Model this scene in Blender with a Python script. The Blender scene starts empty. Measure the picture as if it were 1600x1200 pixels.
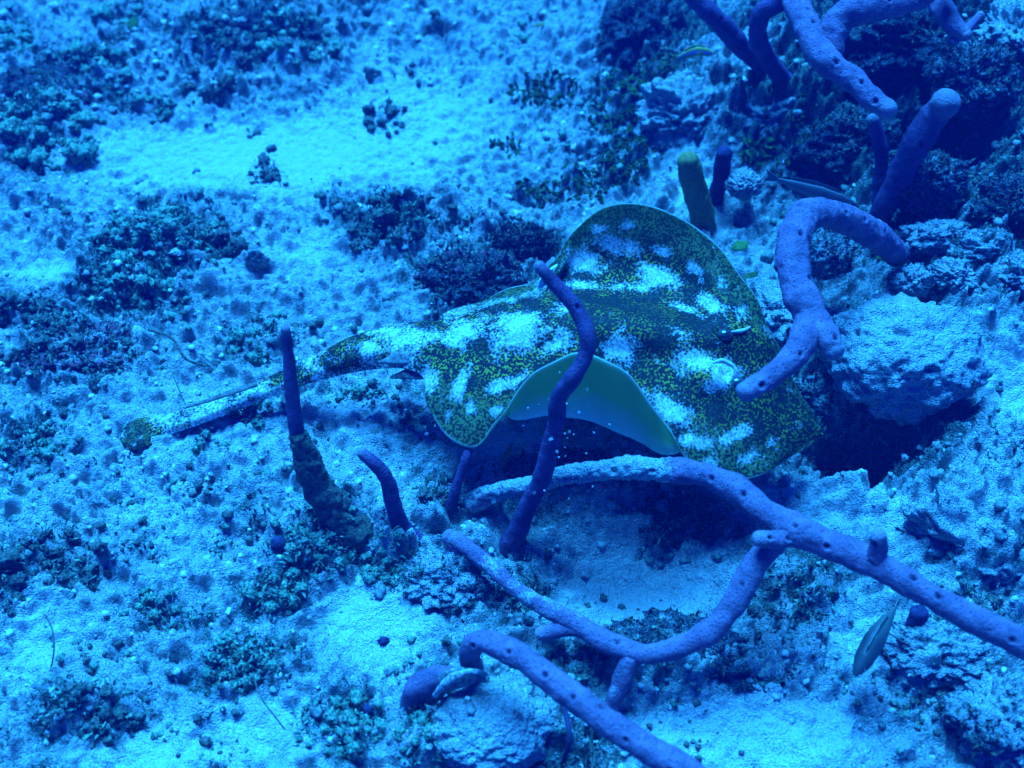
import bpy, math
import numpy as np
from mathutils import Vector, Matrix

R = math.radians
sc = bpy.context.scene
col = sc.collection
rng = np.random.default_rng(7)

# ------------------------------------------------------------------ camera
PITCH, DIST, HFOV = 50.0, 1.07, 50.0
cam_d = bpy.data.cameras.new('camera')
cam = bpy.data.objects.new('camera', cam_d)
col.objects.link(cam)
CAM = np.array([0.0, -DIST * math.cos(R(PITCH)), DIST * math.sin(R(PITCH))])
cam.location = CAM
cam.rotation_euler = (R(90 - PITCH), 0, 0)
cam_d.sensor_width = 36
cam_d.lens = 18 / math.tan(R(HFOV / 2))
cam_d.clip_start, cam_d.clip_end = 0.02, 200
cam_d.dof.use_dof = True
cam_d.dof.focus_distance = 0.98
cam_d.dof.aperture_fstop = 5.0
sc.camera = cam

# ------------------------------------------------------------------ daylight filtered by the water column
SUN_EL, SUN_AZ = 62.0, 14.0           # azimuth measured from +y (away from the camera) towards -x
w = bpy.data.worlds.new('World')
sc.world = w
w.use_nodes = True
nt = w.node_tree
nt.nodes.clear()
sky = nt.nodes.new('ShaderNodeTexSky')
sky.sky_type = 'NISHITA'
sky.sun_disc = False
sky.sun_elevation = R(SUN_EL)
sky.sun_rotation = R(-SUN_AZ)
tint = nt.nodes.new('ShaderNodeMix')
tint.data_type = 'RGBA'
tint.blend_type = 'MULTIPLY'
tint.inputs[0].default_value = 1.0
tint.inputs[7].default_value = (0.002, 0.040, 0.8, 1)     # water over the reef keeps only blue
bg = nt.nodes.new('ShaderNodeBackground')
bg.inputs[1].default_value = 0.05
out = nt.nodes.new('ShaderNodeOutputWorld')
nt.links.new(sky.outputs[0], tint.inputs[6])
nt.links.new(tint.outputs[2], bg.inputs[0])
nt.links.new(bg.outputs[0], out.inputs[0])

sun_d = bpy.data.lights.new('sun', 'SUN')
sun_d.energy = 5.0
sun_d.color = (0.019, 0.335, 1.0)
sun_d.angle = R(34)
sun = bpy.data.objects.new('sun', sun_d)
col.objects.link(sun)
_sd = Vector((-math.sin(R(SUN_AZ)) * math.cos(R(SUN_EL)), math.cos(R(SUN_AZ)) * math.cos(R(SUN_EL)), math.sin(R(SUN_EL))))
sun.rotation_euler = _sd.to_track_quat('Z', 'Y').to_euler()
sun.location = _sd * 5

sc.view_settings.view_transform = 'Standard'
sc.view_settings.look = 'None'
sc.view_settings.exposure = 2.58
sc.view_settings.gamma = 1
sc.view_settings.use_curve_mapping = False
sc.render.engine = 'CYCLES'
sc.cycles.use_denoising = True
sc.cycles.max_bounces = 4
sc.cycles.diffuse_bounces = 2
sc.cycles.volume_bounces = 0

# ------------------------------------------------------------------ geometry helpers
TH = math.tan(R(HFOV / 2))
FW = np.array([0, math.cos(R(PITCH)), -math.sin(R(PITCH))])
UP = np.array([0, math.sin(R(PITCH)), math.cos(R(PITCH))])
RT = np.array([1.0, 0, 0])

def view_dir(px, py):
    return FW + RT * ((px - 800) / 800 * TH) + UP * ((600 - py) / 800 * TH)

def P(px, py, z=0.0):
    """the point of the place at height z that the photograph shows at (px, py)"""
    d = view_dir(px, py)
    t = (z - CAM[2]) / d[2]
    return CAM + d * t

def mpp(p):
    """metres per photograph pixel at a point"""
    return float(np.dot(np.asarray(p) - CAM, FW)) * TH / 800

def project(V):
    q = V - CAM
    dep = q @ FW
    return 800 + (q @ RT) / dep / TH * 800, 600 - (q @ UP) / dep / TH * 800

def mk(name, V, F, mat=None, parent=None, smooth=True, attrs=None):
    """V (n,3), F (m,k) with k = 3 or 4, or a list of such arrays -> one mesh object"""
    Fs = F if isinstance(F, list) else [F]
    Fs = [np.asarray(f, dtype=np.int32) for f in Fs if len(f)]
    me = bpy.data.meshes.new(name)
    V = np.ascontiguousarray(V, dtype=np.float32)
    me.vertices.add(len(V))
    me.vertices.foreach_set('co', V.ravel())
    loops = np.concatenate([f.ravel() for f in Fs])
    cnt = np.concatenate([np.full(len(f), f.shape[1], dtype=np.int32) for f in Fs])
    start = np.concatenate([[0], np.cumsum(cnt)[:-1]]).astype(np.int32)
    me.loops.add(len(loops))
    me.loops.foreach_set('vertex_index', loops)
    me.polygons.add(len(cnt))
    me.polygons.foreach_set('loop_start', start)
    me.polygons.foreach_set('loop_total', cnt)
    me.polygons.foreach_set('use_smooth', np.full(len(cnt), smooth, dtype=bool))
    me.update(calc_edges=True)
    for k, v in (attrs or {}).items():
        a = me.attributes.new(k, 'FLOAT', 'POINT')
        a.data.foreach_set('value', np.ascontiguousarray(v, dtype=np.float32))
    o = bpy.data.objects.new(name, me)
    col.objects.link(o)
    if mat: me.materials.append(mat)
    if parent is not None: o.parent = parent
    return o

def tag(o, label=None, cat=None, group=None, kind=None):
    if label: o['label'] = label
    if cat: o['category'] = cat
    if group: o['group'] = group
    if kind: o['kind'] = kind
    return o

def empty(name, loc):
    o = bpy.data.objects.new(name, None)
    o.empty_display_size = 0.02
    col.objects.link(o)
    o.location = loc
    return o

def under(o, parent):
    """parent a mesh that was written in world coordinates"""
    o.parent = parent
    o.matrix_parent_inverse = Matrix.Translation(-Vector(parent.location))
    return o

# ---- noise
_perm = np.random.default_rng(3).permutation(512)
_perm = np.concatenate([_perm, _perm, _perm])
_g3 = np.random.default_rng(4).normal(size=(512, 3))
_g3 /= np.linalg.norm(_g3, axis=1)[:, None]
_rv = np.random.default_rng(5).random((512, 6))

def perlin(x, y, z=None):
    x = np.asarray(x, float); y = np.asarray(y, float)
    z = np.zeros_like(x) if z is None else np.asarray(z, float)
    xi, yi, zi = np.floor(x).astype(int), np.floor(y).astype(int), np.floor(z).astype(int)
    xf, yf, zf = x - xi, y - yi, z - zi
    f = lambda t: t * t * t * (t * (t * 6 - 15) + 10)
    u, v, ww = f(xf), f(yf), f(zf)
    def g(i, j, k):
        h = _perm[(_perm[(_perm[(xi + i) & 511] + yi + j) & 511] + zi + k) & 511]
        G = _g3[h]
        return G[..., 0] * (xf - i) + G[..., 1] * (yf - j) + G[..., 2] * (zf - k)
    a = g(0, 0, 0) * (1 - u) + g(1, 0, 0) * u
    b = g(0, 1, 0) * (1 - u) + g(1, 1, 0) * u
    c = g(0, 0, 1) * (1 - u) + g(1, 0, 1) * u
    d = g(0, 1, 1) * (1 - u) + g(1, 1, 1) * u
    return (a * (1 - v) + b * v) * (1 - ww) + (c * (1 - v) + d * v) * ww

def fbm(x, y, z=None, octv=4, gain=0.5):
    s, a, f = 0, 1.0, 1.0
    for i in range(octv):
        s = s + a * perlin(x * f + i * 17.3, y * f + i * 9.1, None if z is None else z * f + i * 5.7)
        a *= gain; f *= 2.03
    return s

def pebbles(x, y, size, seed, dens=0.75):
    """height of half buried round lumps of about `size`, in units of size"""
    X, Y = x / size, y / size
    xi, yi = np.floor(X).astype(int), np.floor(Y).astype(int)
    best = np.zeros_like(X)
    for i in (-1, 0, 1):
        for j in (-1, 0, 1):
            h = _perm[(_perm[(xi + i + seed * 31) & 511] + yi + j + seed * 7) & 511]
            r = _rv[h]
            dx, dy = X - (xi + i + r[..., 0]), Y - (yi + j + r[..., 1])
            ang = r[..., 3] * 3.14
            ex = dx * np.cos(ang) + dy * np.sin(ang)
            ey = (-dx * np.sin(ang) + dy * np.cos(ang)) * (1.1 + 0.9 * r[..., 4])
            rad = 0.35 + 0.4 * r[..., 2]
            hh = np.sqrt(np.clip(rad * rad - ex * ex - ey * ey, 0, None)) * (0.5 + 0.7 * r[..., 5])
            hh = np.where(r[..., 4] < dens, hh, 0)
            best = np.maximum(best, hh)
    return best

def ss(a, b, x):
    t = np.clip((x - a) / (b - a), 0, 1)
    return t * t * (3 - 2 * t)

# ------------------------------------------------------------------ materials
def mat_base(name):
    m = bpy.data.materials.new(name)
    m.use_nodes = True
    n = m.node_tree
    return m, n, n.nodes['Principled BSDF']

def N(n, t, **kw):
    o = n.nodes.new(t)
    for k, v in kw.items(): setattr(o, k, v)
    return o

def noise_node(n, coord, scale, detail=3, rough=0.6, dist=0.0):
    t = N(n, 'ShaderNodeTexNoise')
    t.inputs['Scale'].default_value = scale
    t.inputs['Detail'].default_value = detail
    t.inputs['Roughness'].default_value = rough
    t.inputs['Distortion'].default_value = dist
    n.links.new(coord, t.inputs['Vector'])
    return t.outputs['Fac']

def ramp(n, fac, stops, interp='LINEAR'):
    r = N(n, 'ShaderNodeValToRGB')
    e = r.color_ramp.elements
    r.color_ramp.interpolation = interp
    while len(e) < len(stops): e.new(0.5)
    for k, (p, c) in zip(e, stops):
        k.position = p
        k.color = (c[0], c[1], c[2], 1) if hasattr(c, '__len__') else (c, c, c, 1)
    n.links.new(fac, r.inputs[0])
    return r.outputs[0]

def mixc(n, fac, a, b, mode='MIX'):
    m = N(n, 'ShaderNodeMix', data_type='RGBA', blend_type=mode)
    for s, v in ((0, fac), (6, a), (7, b)):
        if isinstance(v, (int, float)): m.inputs[s].default_value = v
        elif isinstance(v, tuple): m.inputs[s].default_value = (*v, 1)
        else: n.links.new(v, m.inputs[s])
    return m.outputs[2]

def math_node(n, op, a, b=0.0, clamp=False):
    m = N(n, 'ShaderNodeMath', operation=op, use_clamp=clamp)
    for s, v in ((0, a), (1, b)):
        if isinstance(v, (int, float)): m.inputs[s].default_value = v
        else: n.links.new(v, m.inputs[s])
    return m.outputs[0]

def attr(n, name):
    a = N(n, 'ShaderNodeAttribute', attribute_name=name)
    return a.outputs['Fac']

def bump(n, bsdf, h, strength, dist):
    b = N(n, 'ShaderNodeBump')
    b.inputs['Strength'].default_value = strength
    b.inputs['Distance'].default_value = dist
    n.links.new(h, b.inputs['Height'])
    n.links.new(b.outputs[0], bsdf.inputs['Normal'])

def seabed_material(name, sand=(0.52, 0.495, 0.435), dark=(0.045, 0.07, 0.05)):
    m, n, b = mat_base(name)
    co = N(n, 'ShaderNodeTexCoord').outputs['Object']
    cov = attr(n, 'cover'); red = attr(n, 'crust')
    mid = noise_node(n, co, 110, 3, 0.7)
    fine = noise_node(n, co, 480, 2, 0.7)
    grain = noise_node(n, co, 1100, 0, 0.6)
    c_sand = mixc(n, ramp(n, fine, [(0.33, 0), (0.60, 1)]), (0.40, 0.395, 0.355), sand)
    c_sand = mixc(n, ramp(n, grain, [(0.62, 0), (0.74, 0.45)]), c_sand, (0.26, 0.26, 0.24))
    c_sand = mixc(n, ramp(n, mid, [(0.56, 0), (0.72, 0.55)]), c_sand, (0.26, 0.30, 0.26))
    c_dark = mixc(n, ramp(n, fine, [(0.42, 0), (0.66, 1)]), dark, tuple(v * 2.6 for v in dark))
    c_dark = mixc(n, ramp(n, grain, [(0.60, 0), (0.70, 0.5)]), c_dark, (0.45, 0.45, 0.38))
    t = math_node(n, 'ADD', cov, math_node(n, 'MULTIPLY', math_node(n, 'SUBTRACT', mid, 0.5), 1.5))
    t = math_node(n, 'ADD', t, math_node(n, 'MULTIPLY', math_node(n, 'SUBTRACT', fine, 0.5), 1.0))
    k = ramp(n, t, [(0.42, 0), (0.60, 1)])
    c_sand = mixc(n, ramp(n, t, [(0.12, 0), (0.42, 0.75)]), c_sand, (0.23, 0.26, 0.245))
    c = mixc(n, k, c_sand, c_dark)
    rr = math_node(n, 'ADD', red, math_node(n, 'MULTIPLY', math_node(n, 'SUBTRACT', mid, 0.5), 1.2))
    c = mixc(n, ramp(n, rr, [(0.45, 0), (0.65, 0.8)]), c, (0.42, 0.13, 0.16))
    n.links.new(c, b.inputs['Base Color'])
    b.inputs['Roughness'].default_value = 0.92
    b.inputs['Specular IOR Level'].default_value = 0.04
    hh = math_node(n, 'ADD', math_node(n, 'MULTIPLY', mid, 0.9), math_node(n, 'ADD', math_node(n, 'MULTIPLY', fine, 0.5), math_node(n, 'MULTIPLY', grain, 0.25)))
    bump(n, b, math_node(n, 'MULTIPLY', hh, attr(n, 'coarse')), 1.0, 0.012)
    return m

M_bed = seabed_material('sand_and_turf')
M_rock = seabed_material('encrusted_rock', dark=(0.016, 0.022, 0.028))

def simple_material(name, a, b_, scale=200, bumpd=0.002, rough=0.85, spec=0.05, ramp_=(0.35, 0.65), speck=None, sss=None):
    m, n, b = mat_base(name)
    co = N(n, 'ShaderNodeNewGeometry').outputs['Position']
    f = noise_node(n, co, scale, 3, 0.65)
    c = mixc(n, ramp(n, f, [(ramp_[0], 0), (ramp_[1], 1)]), a, b_)
    if speck:
        g = noise_node(n, co, speck[1], 3, 0.7)
        c = mixc(n, ramp(n, g, [(speck[2], 0), (speck[2] + 0.1, 1)]), c, speck[0])
    n.links.new(c, b.inputs['Base Color'])
    b.inputs['Roughness'].default_value = rough
    b.inputs['Specular IOR Level'].default_value = spec
    bump(n, b, f, 0.7, bumpd)
    return m

M_algae = simple_material('green_bobble_algae', (0.025, 0.07, 0.045), (0.16, 0.27, 0.16), 420, 0.002, speck=((0.38, 0.42, 0.36), 260, 0.58))
M_algae_b = simple_material('brown_bobble_algae', (0.03, 0.035, 0.03), (0.12, 0.13, 0.09), 420, 0.002, speck=((0.40, 0.40, 0.36), 280, 0.62))
M_leaf = simple_material('leafy_green_algae', (0.012, 0.03, 0.008), (0.045, 0.09, 0.02), 300, 0.001)
M_leafy = simple_material('bright_green_blade', (0.025, 0.08, 0.015), (0.06, 0.16, 0.03), 160, 0.001)
M_rub = simple_material('coral_rubble', (0.20, 0.21, 0.19), (0.50, 0.48, 0.43), 160, 0.002, speck=((0.08, 0.11, 0.09), 210, 0.57))
M_rub_d = simple_material('turfed_rubble', (0.05, 0.07, 0.06), (0.22, 0.24, 0.20), 240, 0.002, speck=((0.55, 0.53, 0.47), 260, 0.60))
M_crust = simple_material('sand_crust', (0.12, 0.13, 0.12), (0.50, 0.49, 0.44), 260, 0.006, speck=((0.05, 0.06, 0.06), 420, 0.56))
M_foul = simple_material('brown_turf', (0.04, 0.04, 0.03), (0.14, 0.13, 0.08), 300, 0.004, speck=((0.38, 0.37, 0.30), 330, 0.64))
M_olive = simple_material('olive_sponge', (0.12, 0.11, 0.035), (0.20, 0.17, 0.05), 220, 0.0015)
M_darkblue = simple_material('dark_purple_sponge', (0.02, 0.016, 0.035), (0.05, 0.035, 0.075), 150, 0.0015)
M_grain = simple_material('pale_sediment', (0.7, 0.7, 0.65), (0.8, 0.8, 0.72), 100, 0.0002)

def sponge_material(name, base, light):
    m, n, b = mat_base(name)
    co = N(n, 'ShaderNodeTexCoord').outputs['Object']
    hole = attr(n, 'hole'); tip = attr(n, 'tip')
    f1 = noise_node(n, co, 60, 3, 0.6); f2 = noise_node(n, co, 420, 4, 0.7); f3 = noise_node(n, co, 900, 2, 0.6)
    c = mixc(n, ramp(n, f1, [(0.35, 0), (0.68, 1)]), base, light)
    c = mixc(n, ramp(n, f2, [(0.55, 0), (0.75, 0.45)]), c, tuple(v * 0.45 for v in base))
    c = mixc(n, ramp(n, f3, [(0.66, 0), (0.78, 0.5)]), c, (0.22, 0.20, 0.24))
    pore = N(n, 'ShaderNodeTexVoronoi'); pore.inputs['Scale'].default_value = 330
    n.links.new(co, pore.inputs['Vector'])
    pv = ramp(n, pore.outputs['Distance'], [(0.12, 1), (0.34, 0)])
    c = mixc(n, math_node(n, 'MULTIPLY', pv, 0.28), c, (0.03, 0.02, 0.05))
    c = mixc(n, math_node(n, 'MULTIPLY', tip, 0.6), c, (0.34, 0.26, 0.26))
    c = mixc(n, hole, c, (0.015, 0.006, 0.02))
    st_ = math_node(n, 'ADD', attr(n, 'silt'), math_node(n, 'MULTIPLY', math_node(n, 'SUBTRACT', f1, 0.5), 1.3))
    st_ = math_node(n, 'ADD', st_, math_node(n, 'MULTIPLY', math_node(n, 'SUBTRACT', f2, 0.5), 1.3))
    c_silt = mixc(n, ramp(n, f3, [(0.40, 0), (0.60, 1)]), (0.16, 0.17, 0.16), (0.46, 0.45, 0.40))
    c = mixc(n, ramp(n, st_, [(0.46, 0), (0.62, 1)]), c, c_silt)
    n.links.new(c, b.inputs['Base Color'])
    b.inputs['Roughness'].default_value = 0.8
    b.inputs['Specular IOR Level'].default_value = 0.08
    hh = math_node(n, 'SUBTRACT', math_node(n, 'ADD', f2, math_node(n, 'MULTIPLY', f3, 0.6)), math_node(n, 'MULTIPLY', pv, 0.45))
    bump(n, b, hh, 0.9, 0.003)
    return m

M_sponge = sponge_material('purple_rope_sponge', (0.15, 0.088, 0.13), (0.30, 0.155, 0.22))
M_sponge_shaded = sponge_material('shaded_rope_sponge', (0.075, 0.038, 0.085), (0.16, 0.075, 0.15))  # purple sponge copy, darkened to put the stalks' shade into its colour

# ------------------------------------------------------------------ the seabed
def bump_list(X, Y, items, soft=1.0):
    s = np.zeros_like(X)
    for px, py, sx, sy, amp in items:
        c = P(px, py, 0); k = mpp(c)
        el = -view_dir(px, py)[2] / np.linalg.norm(view_dir(px, py))
        rx, ry = sx * k * soft, sy * k / el * soft
        s = s + amp * np.exp(-(((X - c[0]) / rx) ** 2 + ((Y - c[1]) / ry) ** 2))
    return s

RELIEF = [(1540, 230, 260, 230, .10), (1360, 90, 230, 130, .055), (1490, 560, 150, 140, .05), (1530, 860, 130, 130, .055),
          (1345, 715, 66, 40, -.13), (1570, 240, 60, 90, -.16), (1445, 320, 50, 45, -.09), (1190, 715, 90, 32, -.015), (1330, 230, 60, 40, -.05),
          (1005, 885, 170, 78, -.044), (1090, 1035, 170, 40, .032), (740, 870, 60, 40, .012),
          (270, 400, 110, 55, .024), (80, 180, 110, 75, .028), (410, 70, 130, 55, .024), (640, 350, 105, 40, .020),
          (130, 570, 90, 55, .018), (500, 850, 90, 55, .014), (1000, 70, 80, 90, .032), (740, 440, 70, 40, .020),
          (760, 1140, 120, 70, .022), (60, 900, 60, 70, .018), (120, 1120, 80, 45, .014), (400, 1050, 90, 45, .012),
          (1100, 190, 90, 60, .03), (1230, 190, 70, 50, .025)]
SAND = [(290, 245, 170, 55, 1), (640, 190, 130, 100, .75), (1180, 1150, 170, 60, 1), (1000, 900, 140, 70, 1), (785, 700, 60, 30, 1),
        (1570, 650, 60, 40, 1), (420, 1140, 80, 50, .9), (60, 1010, 45, 60, .8), (570, 960, 70, 50, .9), (470, 240, 120, 60, .8),
        (70, 430, 60, 25, .8), (600, 1010, 60, 60, .8), (1300, 800, 110, 45, .8), (230, 1180, 110, 40, .9), (340, 660, 110, 50, .7),
        (1080, 300, 40, 50, .8), (560, 640, 80, 40, .6), (250, 800, 80, 40, .5), (1340, 1010, 70, 60, .8), (480, 400, 90, 40, .5)]
# turf and algae lying on the bed: px, py, rx, ry, strength
TURF = [(70, 180, 110, 65, .8), (150, 105, 60, 40, .5), (370, 70, 90, 60, .7), (480, 45, 70, 50, .6), (600, 180, 35, 30, .4),
        (270, 390, 120, 55, .65), (200, 440, 100, 40, .6), (640, 345, 105, 42, .6), (600, 370, 60, 25, .6), (130, 545, 90, 55, .6),
        (50, 470, 80, 35, .45), (390, 545, 60, 35, .4), (60, 690, 70, 50, .45), (100, 880, 80, 50, .5), (10, 890, 40, 70, .6),
        (500, 850, 80, 60, .5), (430, 930, 80, 35, .5), (385, 1050, 90, 45, .5), (130, 1120, 90, 45, .5), (620, 880, 90, 50, .5),
        (960, 190, 80, 90, .45), (985, 290, 60, 40, .5), (730, 440, 70, 50, .8), (820, 390, 60, 25, .9), (1000, 60, 60, 90, .8),
        (1060, 80, 60, 60, .5), (1290, 250, 130, 110, 1.0), (1440, 280, 130, 120, 1.1), (1380, 90, 180, 110, 1.1), (1560, 200, 100, 150, 1.2), (1250, 60, 80, 90, .8),
        (1340, 710, 90, 60, 1), (1500, 480, 100, 40, .3), (1430, 720, 60, 60, .8), (860, 780, 110, 35, .25), (1060, 820, 50, 34, .8),
        (1080, 1010, 130, 60, .55), (930, 1030, 80, 40, .8), (1240, 920, 90, 60, .5), (820, 930, 60, 60, .6), (1550, 960, 60, 80, .4),
        (700, 1080, 60, 40, .6), (900, 1160, 50, 50, .6), (560, 1130, 70, 50, .4), (1400, 1100, 50, 40, .3), (1200, 600, 60, 90, .4)]
CRUST = [(150, 560, 60, 40, .5), (50, 110, 40, 35, .5), (240, 650, 40, 20, .4), (730, 450, 60, 30, .35), (690, 1120, 30, 30, .6),
         (1540, 790, 60, 30, .4), (1240, 150, 50, 30, .35), (880, 1060, 50, 40, .4), (300, 730, 40, 25, .35), (1300, 390, 40, 30, .3)]

def graded(a, b, step, far, n):
    core = np.arange(a, b + step / 2, step)
    g = step * 1.0
    t = np.linspace(0, 1, n + 1)[1:]
    ext = g * n * t + (far - g * n) * t ** 5
    return np.concatenate([a - ext[::-1], core, b + ext])

X0, X1, Y0, Y1, ST = -0.82, 0.82, -0.46, 0.92, 0.0023
xs = graded(X0, X1, ST, 40, 70)
ys = graded(Y0, Y1, ST, 40, 70)
GX, GY = np.meshgrid(xs, ys, indexing='ij')

def coarse(X, Y):
    return 0.020 * fbm(X * 3.1, Y * 3.1, octv=2) + bump_list(X, Y, RELIEF)

sandm = np.clip(bump_list(GX, GY, SAND), 0, 1)
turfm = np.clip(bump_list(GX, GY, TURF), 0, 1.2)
crustm = np.clip(bump_list(GX, GY, CRUST), 0, 1)
rough = np.clip(1.0 - 0.85 * sandm, 0.1, 1) * (1 + 0.5 * np.clip(turfm, 0, 1))
wx = GX + 0.006 * perlin(GX * 60, GY * 60); wy = GY + 0.006 * perlin(GX * 60 + 40, GY * 60)
fade = np.clip(1.6 - 0.6 * np.maximum(np.abs(GX), np.abs(GY)), 0.15, 1)
H = coarse(GX, GY)
H = H + rough * fade * (0.018 * fbm(GX * 26, GY * 26, octv=5, gain=0.60)
                 + 0.028 * pebbles(wx, wy, 0.030, 1, 0.45) * ss(-0.1, 0.35, perlin(GX * 9, GY * 9))
                 + 0.015 * pebbles(wx, wy, 0.014, 2, 0.6) + 0.008 * pebbles(wx, wy, 0.007, 3, 0.6))
REEF = [(1420, 120, 230, 150, 1), (1500, 300, 170, 140, 1), (1520, 520, 120, 90, .6), (1530, 850, 120, 120, .7), (1230, 190, 120, 90, .6), (1000, 60, 70, 90, .6), (1270, 640, 60, 80, .6), (1390, 720, 90, 60, .9), (1330, 780, 90, 30, .5), (1240, 930, 110, 60, .5), (1080, 180, 90, 70, .5)]
reefm = np.clip(bump_list(GX, GY, REEF), 0, 1)
ridge = lambda f, o: 0.5 - np.abs(fbm(GX * f + o, GY * f - o, octv=4, gain=.6))
H = H + fade * reefm * (0.055 * ridge(13, 3) + 0.030 * ridge(34, 11) + 0.02 * pebbles(wx, wy, 0.022, 5, .8))
crev = np.abs(fbm(GX * 42 + 7, GY * 42, octv=3))
H = H - rough * fade * 0.012 * np.clip(1 - crev / 0.10, 0, 1) * ss(0.0, 0.3, perlin(GX * 12 + 3, GY * 12))
H = H + 0.0012 * fbm(GX * 130, GY * 130, octv=2)
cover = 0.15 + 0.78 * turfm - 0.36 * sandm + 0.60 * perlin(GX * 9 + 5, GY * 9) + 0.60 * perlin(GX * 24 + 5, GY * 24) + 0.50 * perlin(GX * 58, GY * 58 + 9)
nx, ny = len(xs), len(ys)
idx = np.arange(nx * ny).reshape(nx, ny)
F = np.stack([idx[:-1, :-1], idx[1:, :-1], idx[1:, 1:], idx[:-1, 1:]], -1).reshape(-1, 4)
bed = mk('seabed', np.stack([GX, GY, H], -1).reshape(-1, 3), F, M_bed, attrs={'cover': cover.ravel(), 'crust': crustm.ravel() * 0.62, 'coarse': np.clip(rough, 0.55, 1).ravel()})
tag(bed, 'pale rubble and sand seabed mottled with dark turf', kind='structure')

def hz(x, y):
    x = np.asarray(x, float); y = np.asarray(y, float)
    i = np.clip(np.searchsorted(xs, x) - 1, 0, nx - 2); j = np.clip(np.searchsorted(ys, y) - 1, 0, ny - 2)
    fx = (x - xs[i]) / (xs[i + 1] - xs[i]); fy = (y - ys[j]) / (ys[j + 1] - ys[j])
    return (H[i, j] * (1 - fx) + H[i + 1, j] * fx) * (1 - fy) + (H[i, j + 1] * (1 - fx) + H[i + 1, j + 1] * fx) * fy

def hit(px, py):
    """where the line of sight through (px, py) meets the seabed"""
    d = view_dir(px, py)
    t = np.linspace(0.5, 2.2, 500)
    q = CAM[None] + t[:, None] * d[None]
    below = np.nonzero(q[:, 2] <= hz(q[:, 0], q[:, 1]))[0]
    return q[below[0]] if len(below) else P(px, py, 0)

# ------------------------------------------------------------------ round and lumpy shapes
def ico(sub):
    t = (1 + 5 ** .5) / 2
    V = [(-1, t, 0), (1, t, 0), (-1, -t, 0), (1, -t, 0), (0, -1, t), (0, 1, t), (0, -1, -t), (0, 1, -t), (t, 0, -1), (t, 0, 1), (-t, 0, -1), (-t, 0, 1)]
    F = [(0, 11, 5), (0, 5, 1), (0, 1, 7), (0, 7, 10), (0, 10, 11), (1, 5, 9), (5, 11, 4), (11, 10, 2), (10, 7, 6), (7, 1, 8),
         (3, 9, 4), (3, 4, 2), (3, 2, 6), (3, 6, 8), (3, 8, 9), (4, 9, 5), (2, 4, 11), (6, 2, 10), (8, 6, 7), (9, 8, 1)]
    V = np.array(V, float); V /= np.linalg.norm(V, axis=1)[:, None]; F = np.array(F)
    for _ in range(sub):
        e = np.concatenate([F[:, [0, 1]], F[:, [1, 2]], F[:, [2, 0]]])
        es = np.sort(e, 1)
        u, inv = np.unique(es, axis=0, return_inverse=True)
        inv = inv.reshape(-1)
        mid = V[u].mean(1); mid /= np.linalg.norm(mid, axis=1)[:, None]
        n0, m = len(V), len(F)
        V = np.concatenate([V, mid])
        a, b, c = inv[:m] + n0, inv[m:2 * m] + n0, inv[2 * m:] + n0
        F = np.concatenate([np.stack([F[:, 0], a, c], 1), np.stack([F[:, 1], b, a], 1), np.stack([F[:, 2], c, b], 1), np.stack([a, b, c], 1)])
    return V, F

ICO = {k: ico(k) for k in (0, 1, 2, 3, 5)}

def lumpy(sub, seed, amp, freq):
    V, F = ICO[sub]
    o = seed * 13.7
    d = 1 + amp * fbm(V[:, 0] * freq + o, V[:, 1] * freq + o * .7, V[:, 2] * freq + o * .3, octv=3)
    return V * d[:, None], F

def rotm(r):
    q = r.normal(size=4); q /= np.linalg.norm(q)
    a, b, c, d = q
    return np.array([[a*a+b*b-c*c-d*d, 2*(b*c-a*d), 2*(b*d+a*c)], [2*(b*c+a*d), a*a-b*b+c*c-d*d, 2*(c*d-a*b)], [2*(b*d-a*c), 2*(c*d+a*b), a*a-b*b-c*c+d*d]])

def gather(templates, pts, sizes, r, squash=1.0, sink=0.0):
    Vs, Fs, off = [], [], 0
    for p, s in zip(pts, sizes):
        V, Fc = templates[r.integers(len(templates))]
        q = V @ rotm(r).T * s
        q[:, 2] *= squash
        Vs.append(q + p + np.array([0, 0, -sink * s])); Fs.append(Fc + off); off += len(V)
    return np.concatenate(Vs), np.concatenate(Fs)

# ------------------------------------------------------------------ rocks standing on the bed
ROCK_PTS = []
def rock(px, py, z, rx, ry, rz, label, seed, cover=0.2, crust=0.0, amp=0.5, sub=5, rot=0.0, name='coral_rock', cat='rock', jag=1.0):
    c = P(px, py, z); k = mpp(c)
    V, F = ICO[sub]
    o = seed * 11.3
    n1 = fbm(V[:, 0] * 1.5 + o, V[:, 1] * 1.5 + o * .6, V[:, 2] * 1.5 - o, octv=3)
    n2 = fbm(V[:, 0] * 6 + o, V[:, 1] * 6 - o, V[:, 2] * 6 + o * .4, octv=3)
    n3 = np.abs(fbm(V[:, 0] * 13 - o, V[:, 1] * 13, V[:, 2] * 13 + o, octv=3))
    d = 1 + amp * 1.25 * n1 + jag * (0.26 * n2 - 0.22 * np.clip(0.30 - n3, 0, 1))
    q = V * d[:, None] * np.array([rx * k, ry * k, rz * k])
    cr, sr = math.cos(rot), math.sin(rot)
    q = np.stack([q[:, 0] * cr - q[:, 1] * sr, q[:, 0] * sr + q[:, 1] * cr, q[:, 2]], 1)
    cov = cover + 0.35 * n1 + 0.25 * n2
    far_up = (cov > .42) & (V[:, 2] > -.2)
    if far_up.any(): ROCK_PTS.append((q + c)[far_up][::2])
    ob = mk(name, q, F, M_rock, attrs={'coarse': np.ones(len(V)), 'cover': cov, 'crust': np.clip(crust + 0.4 * n2, 0, 1) if crust else np.zeros(len(V))})
    ob.location = c
    return tag(ob, label, cat)

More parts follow.
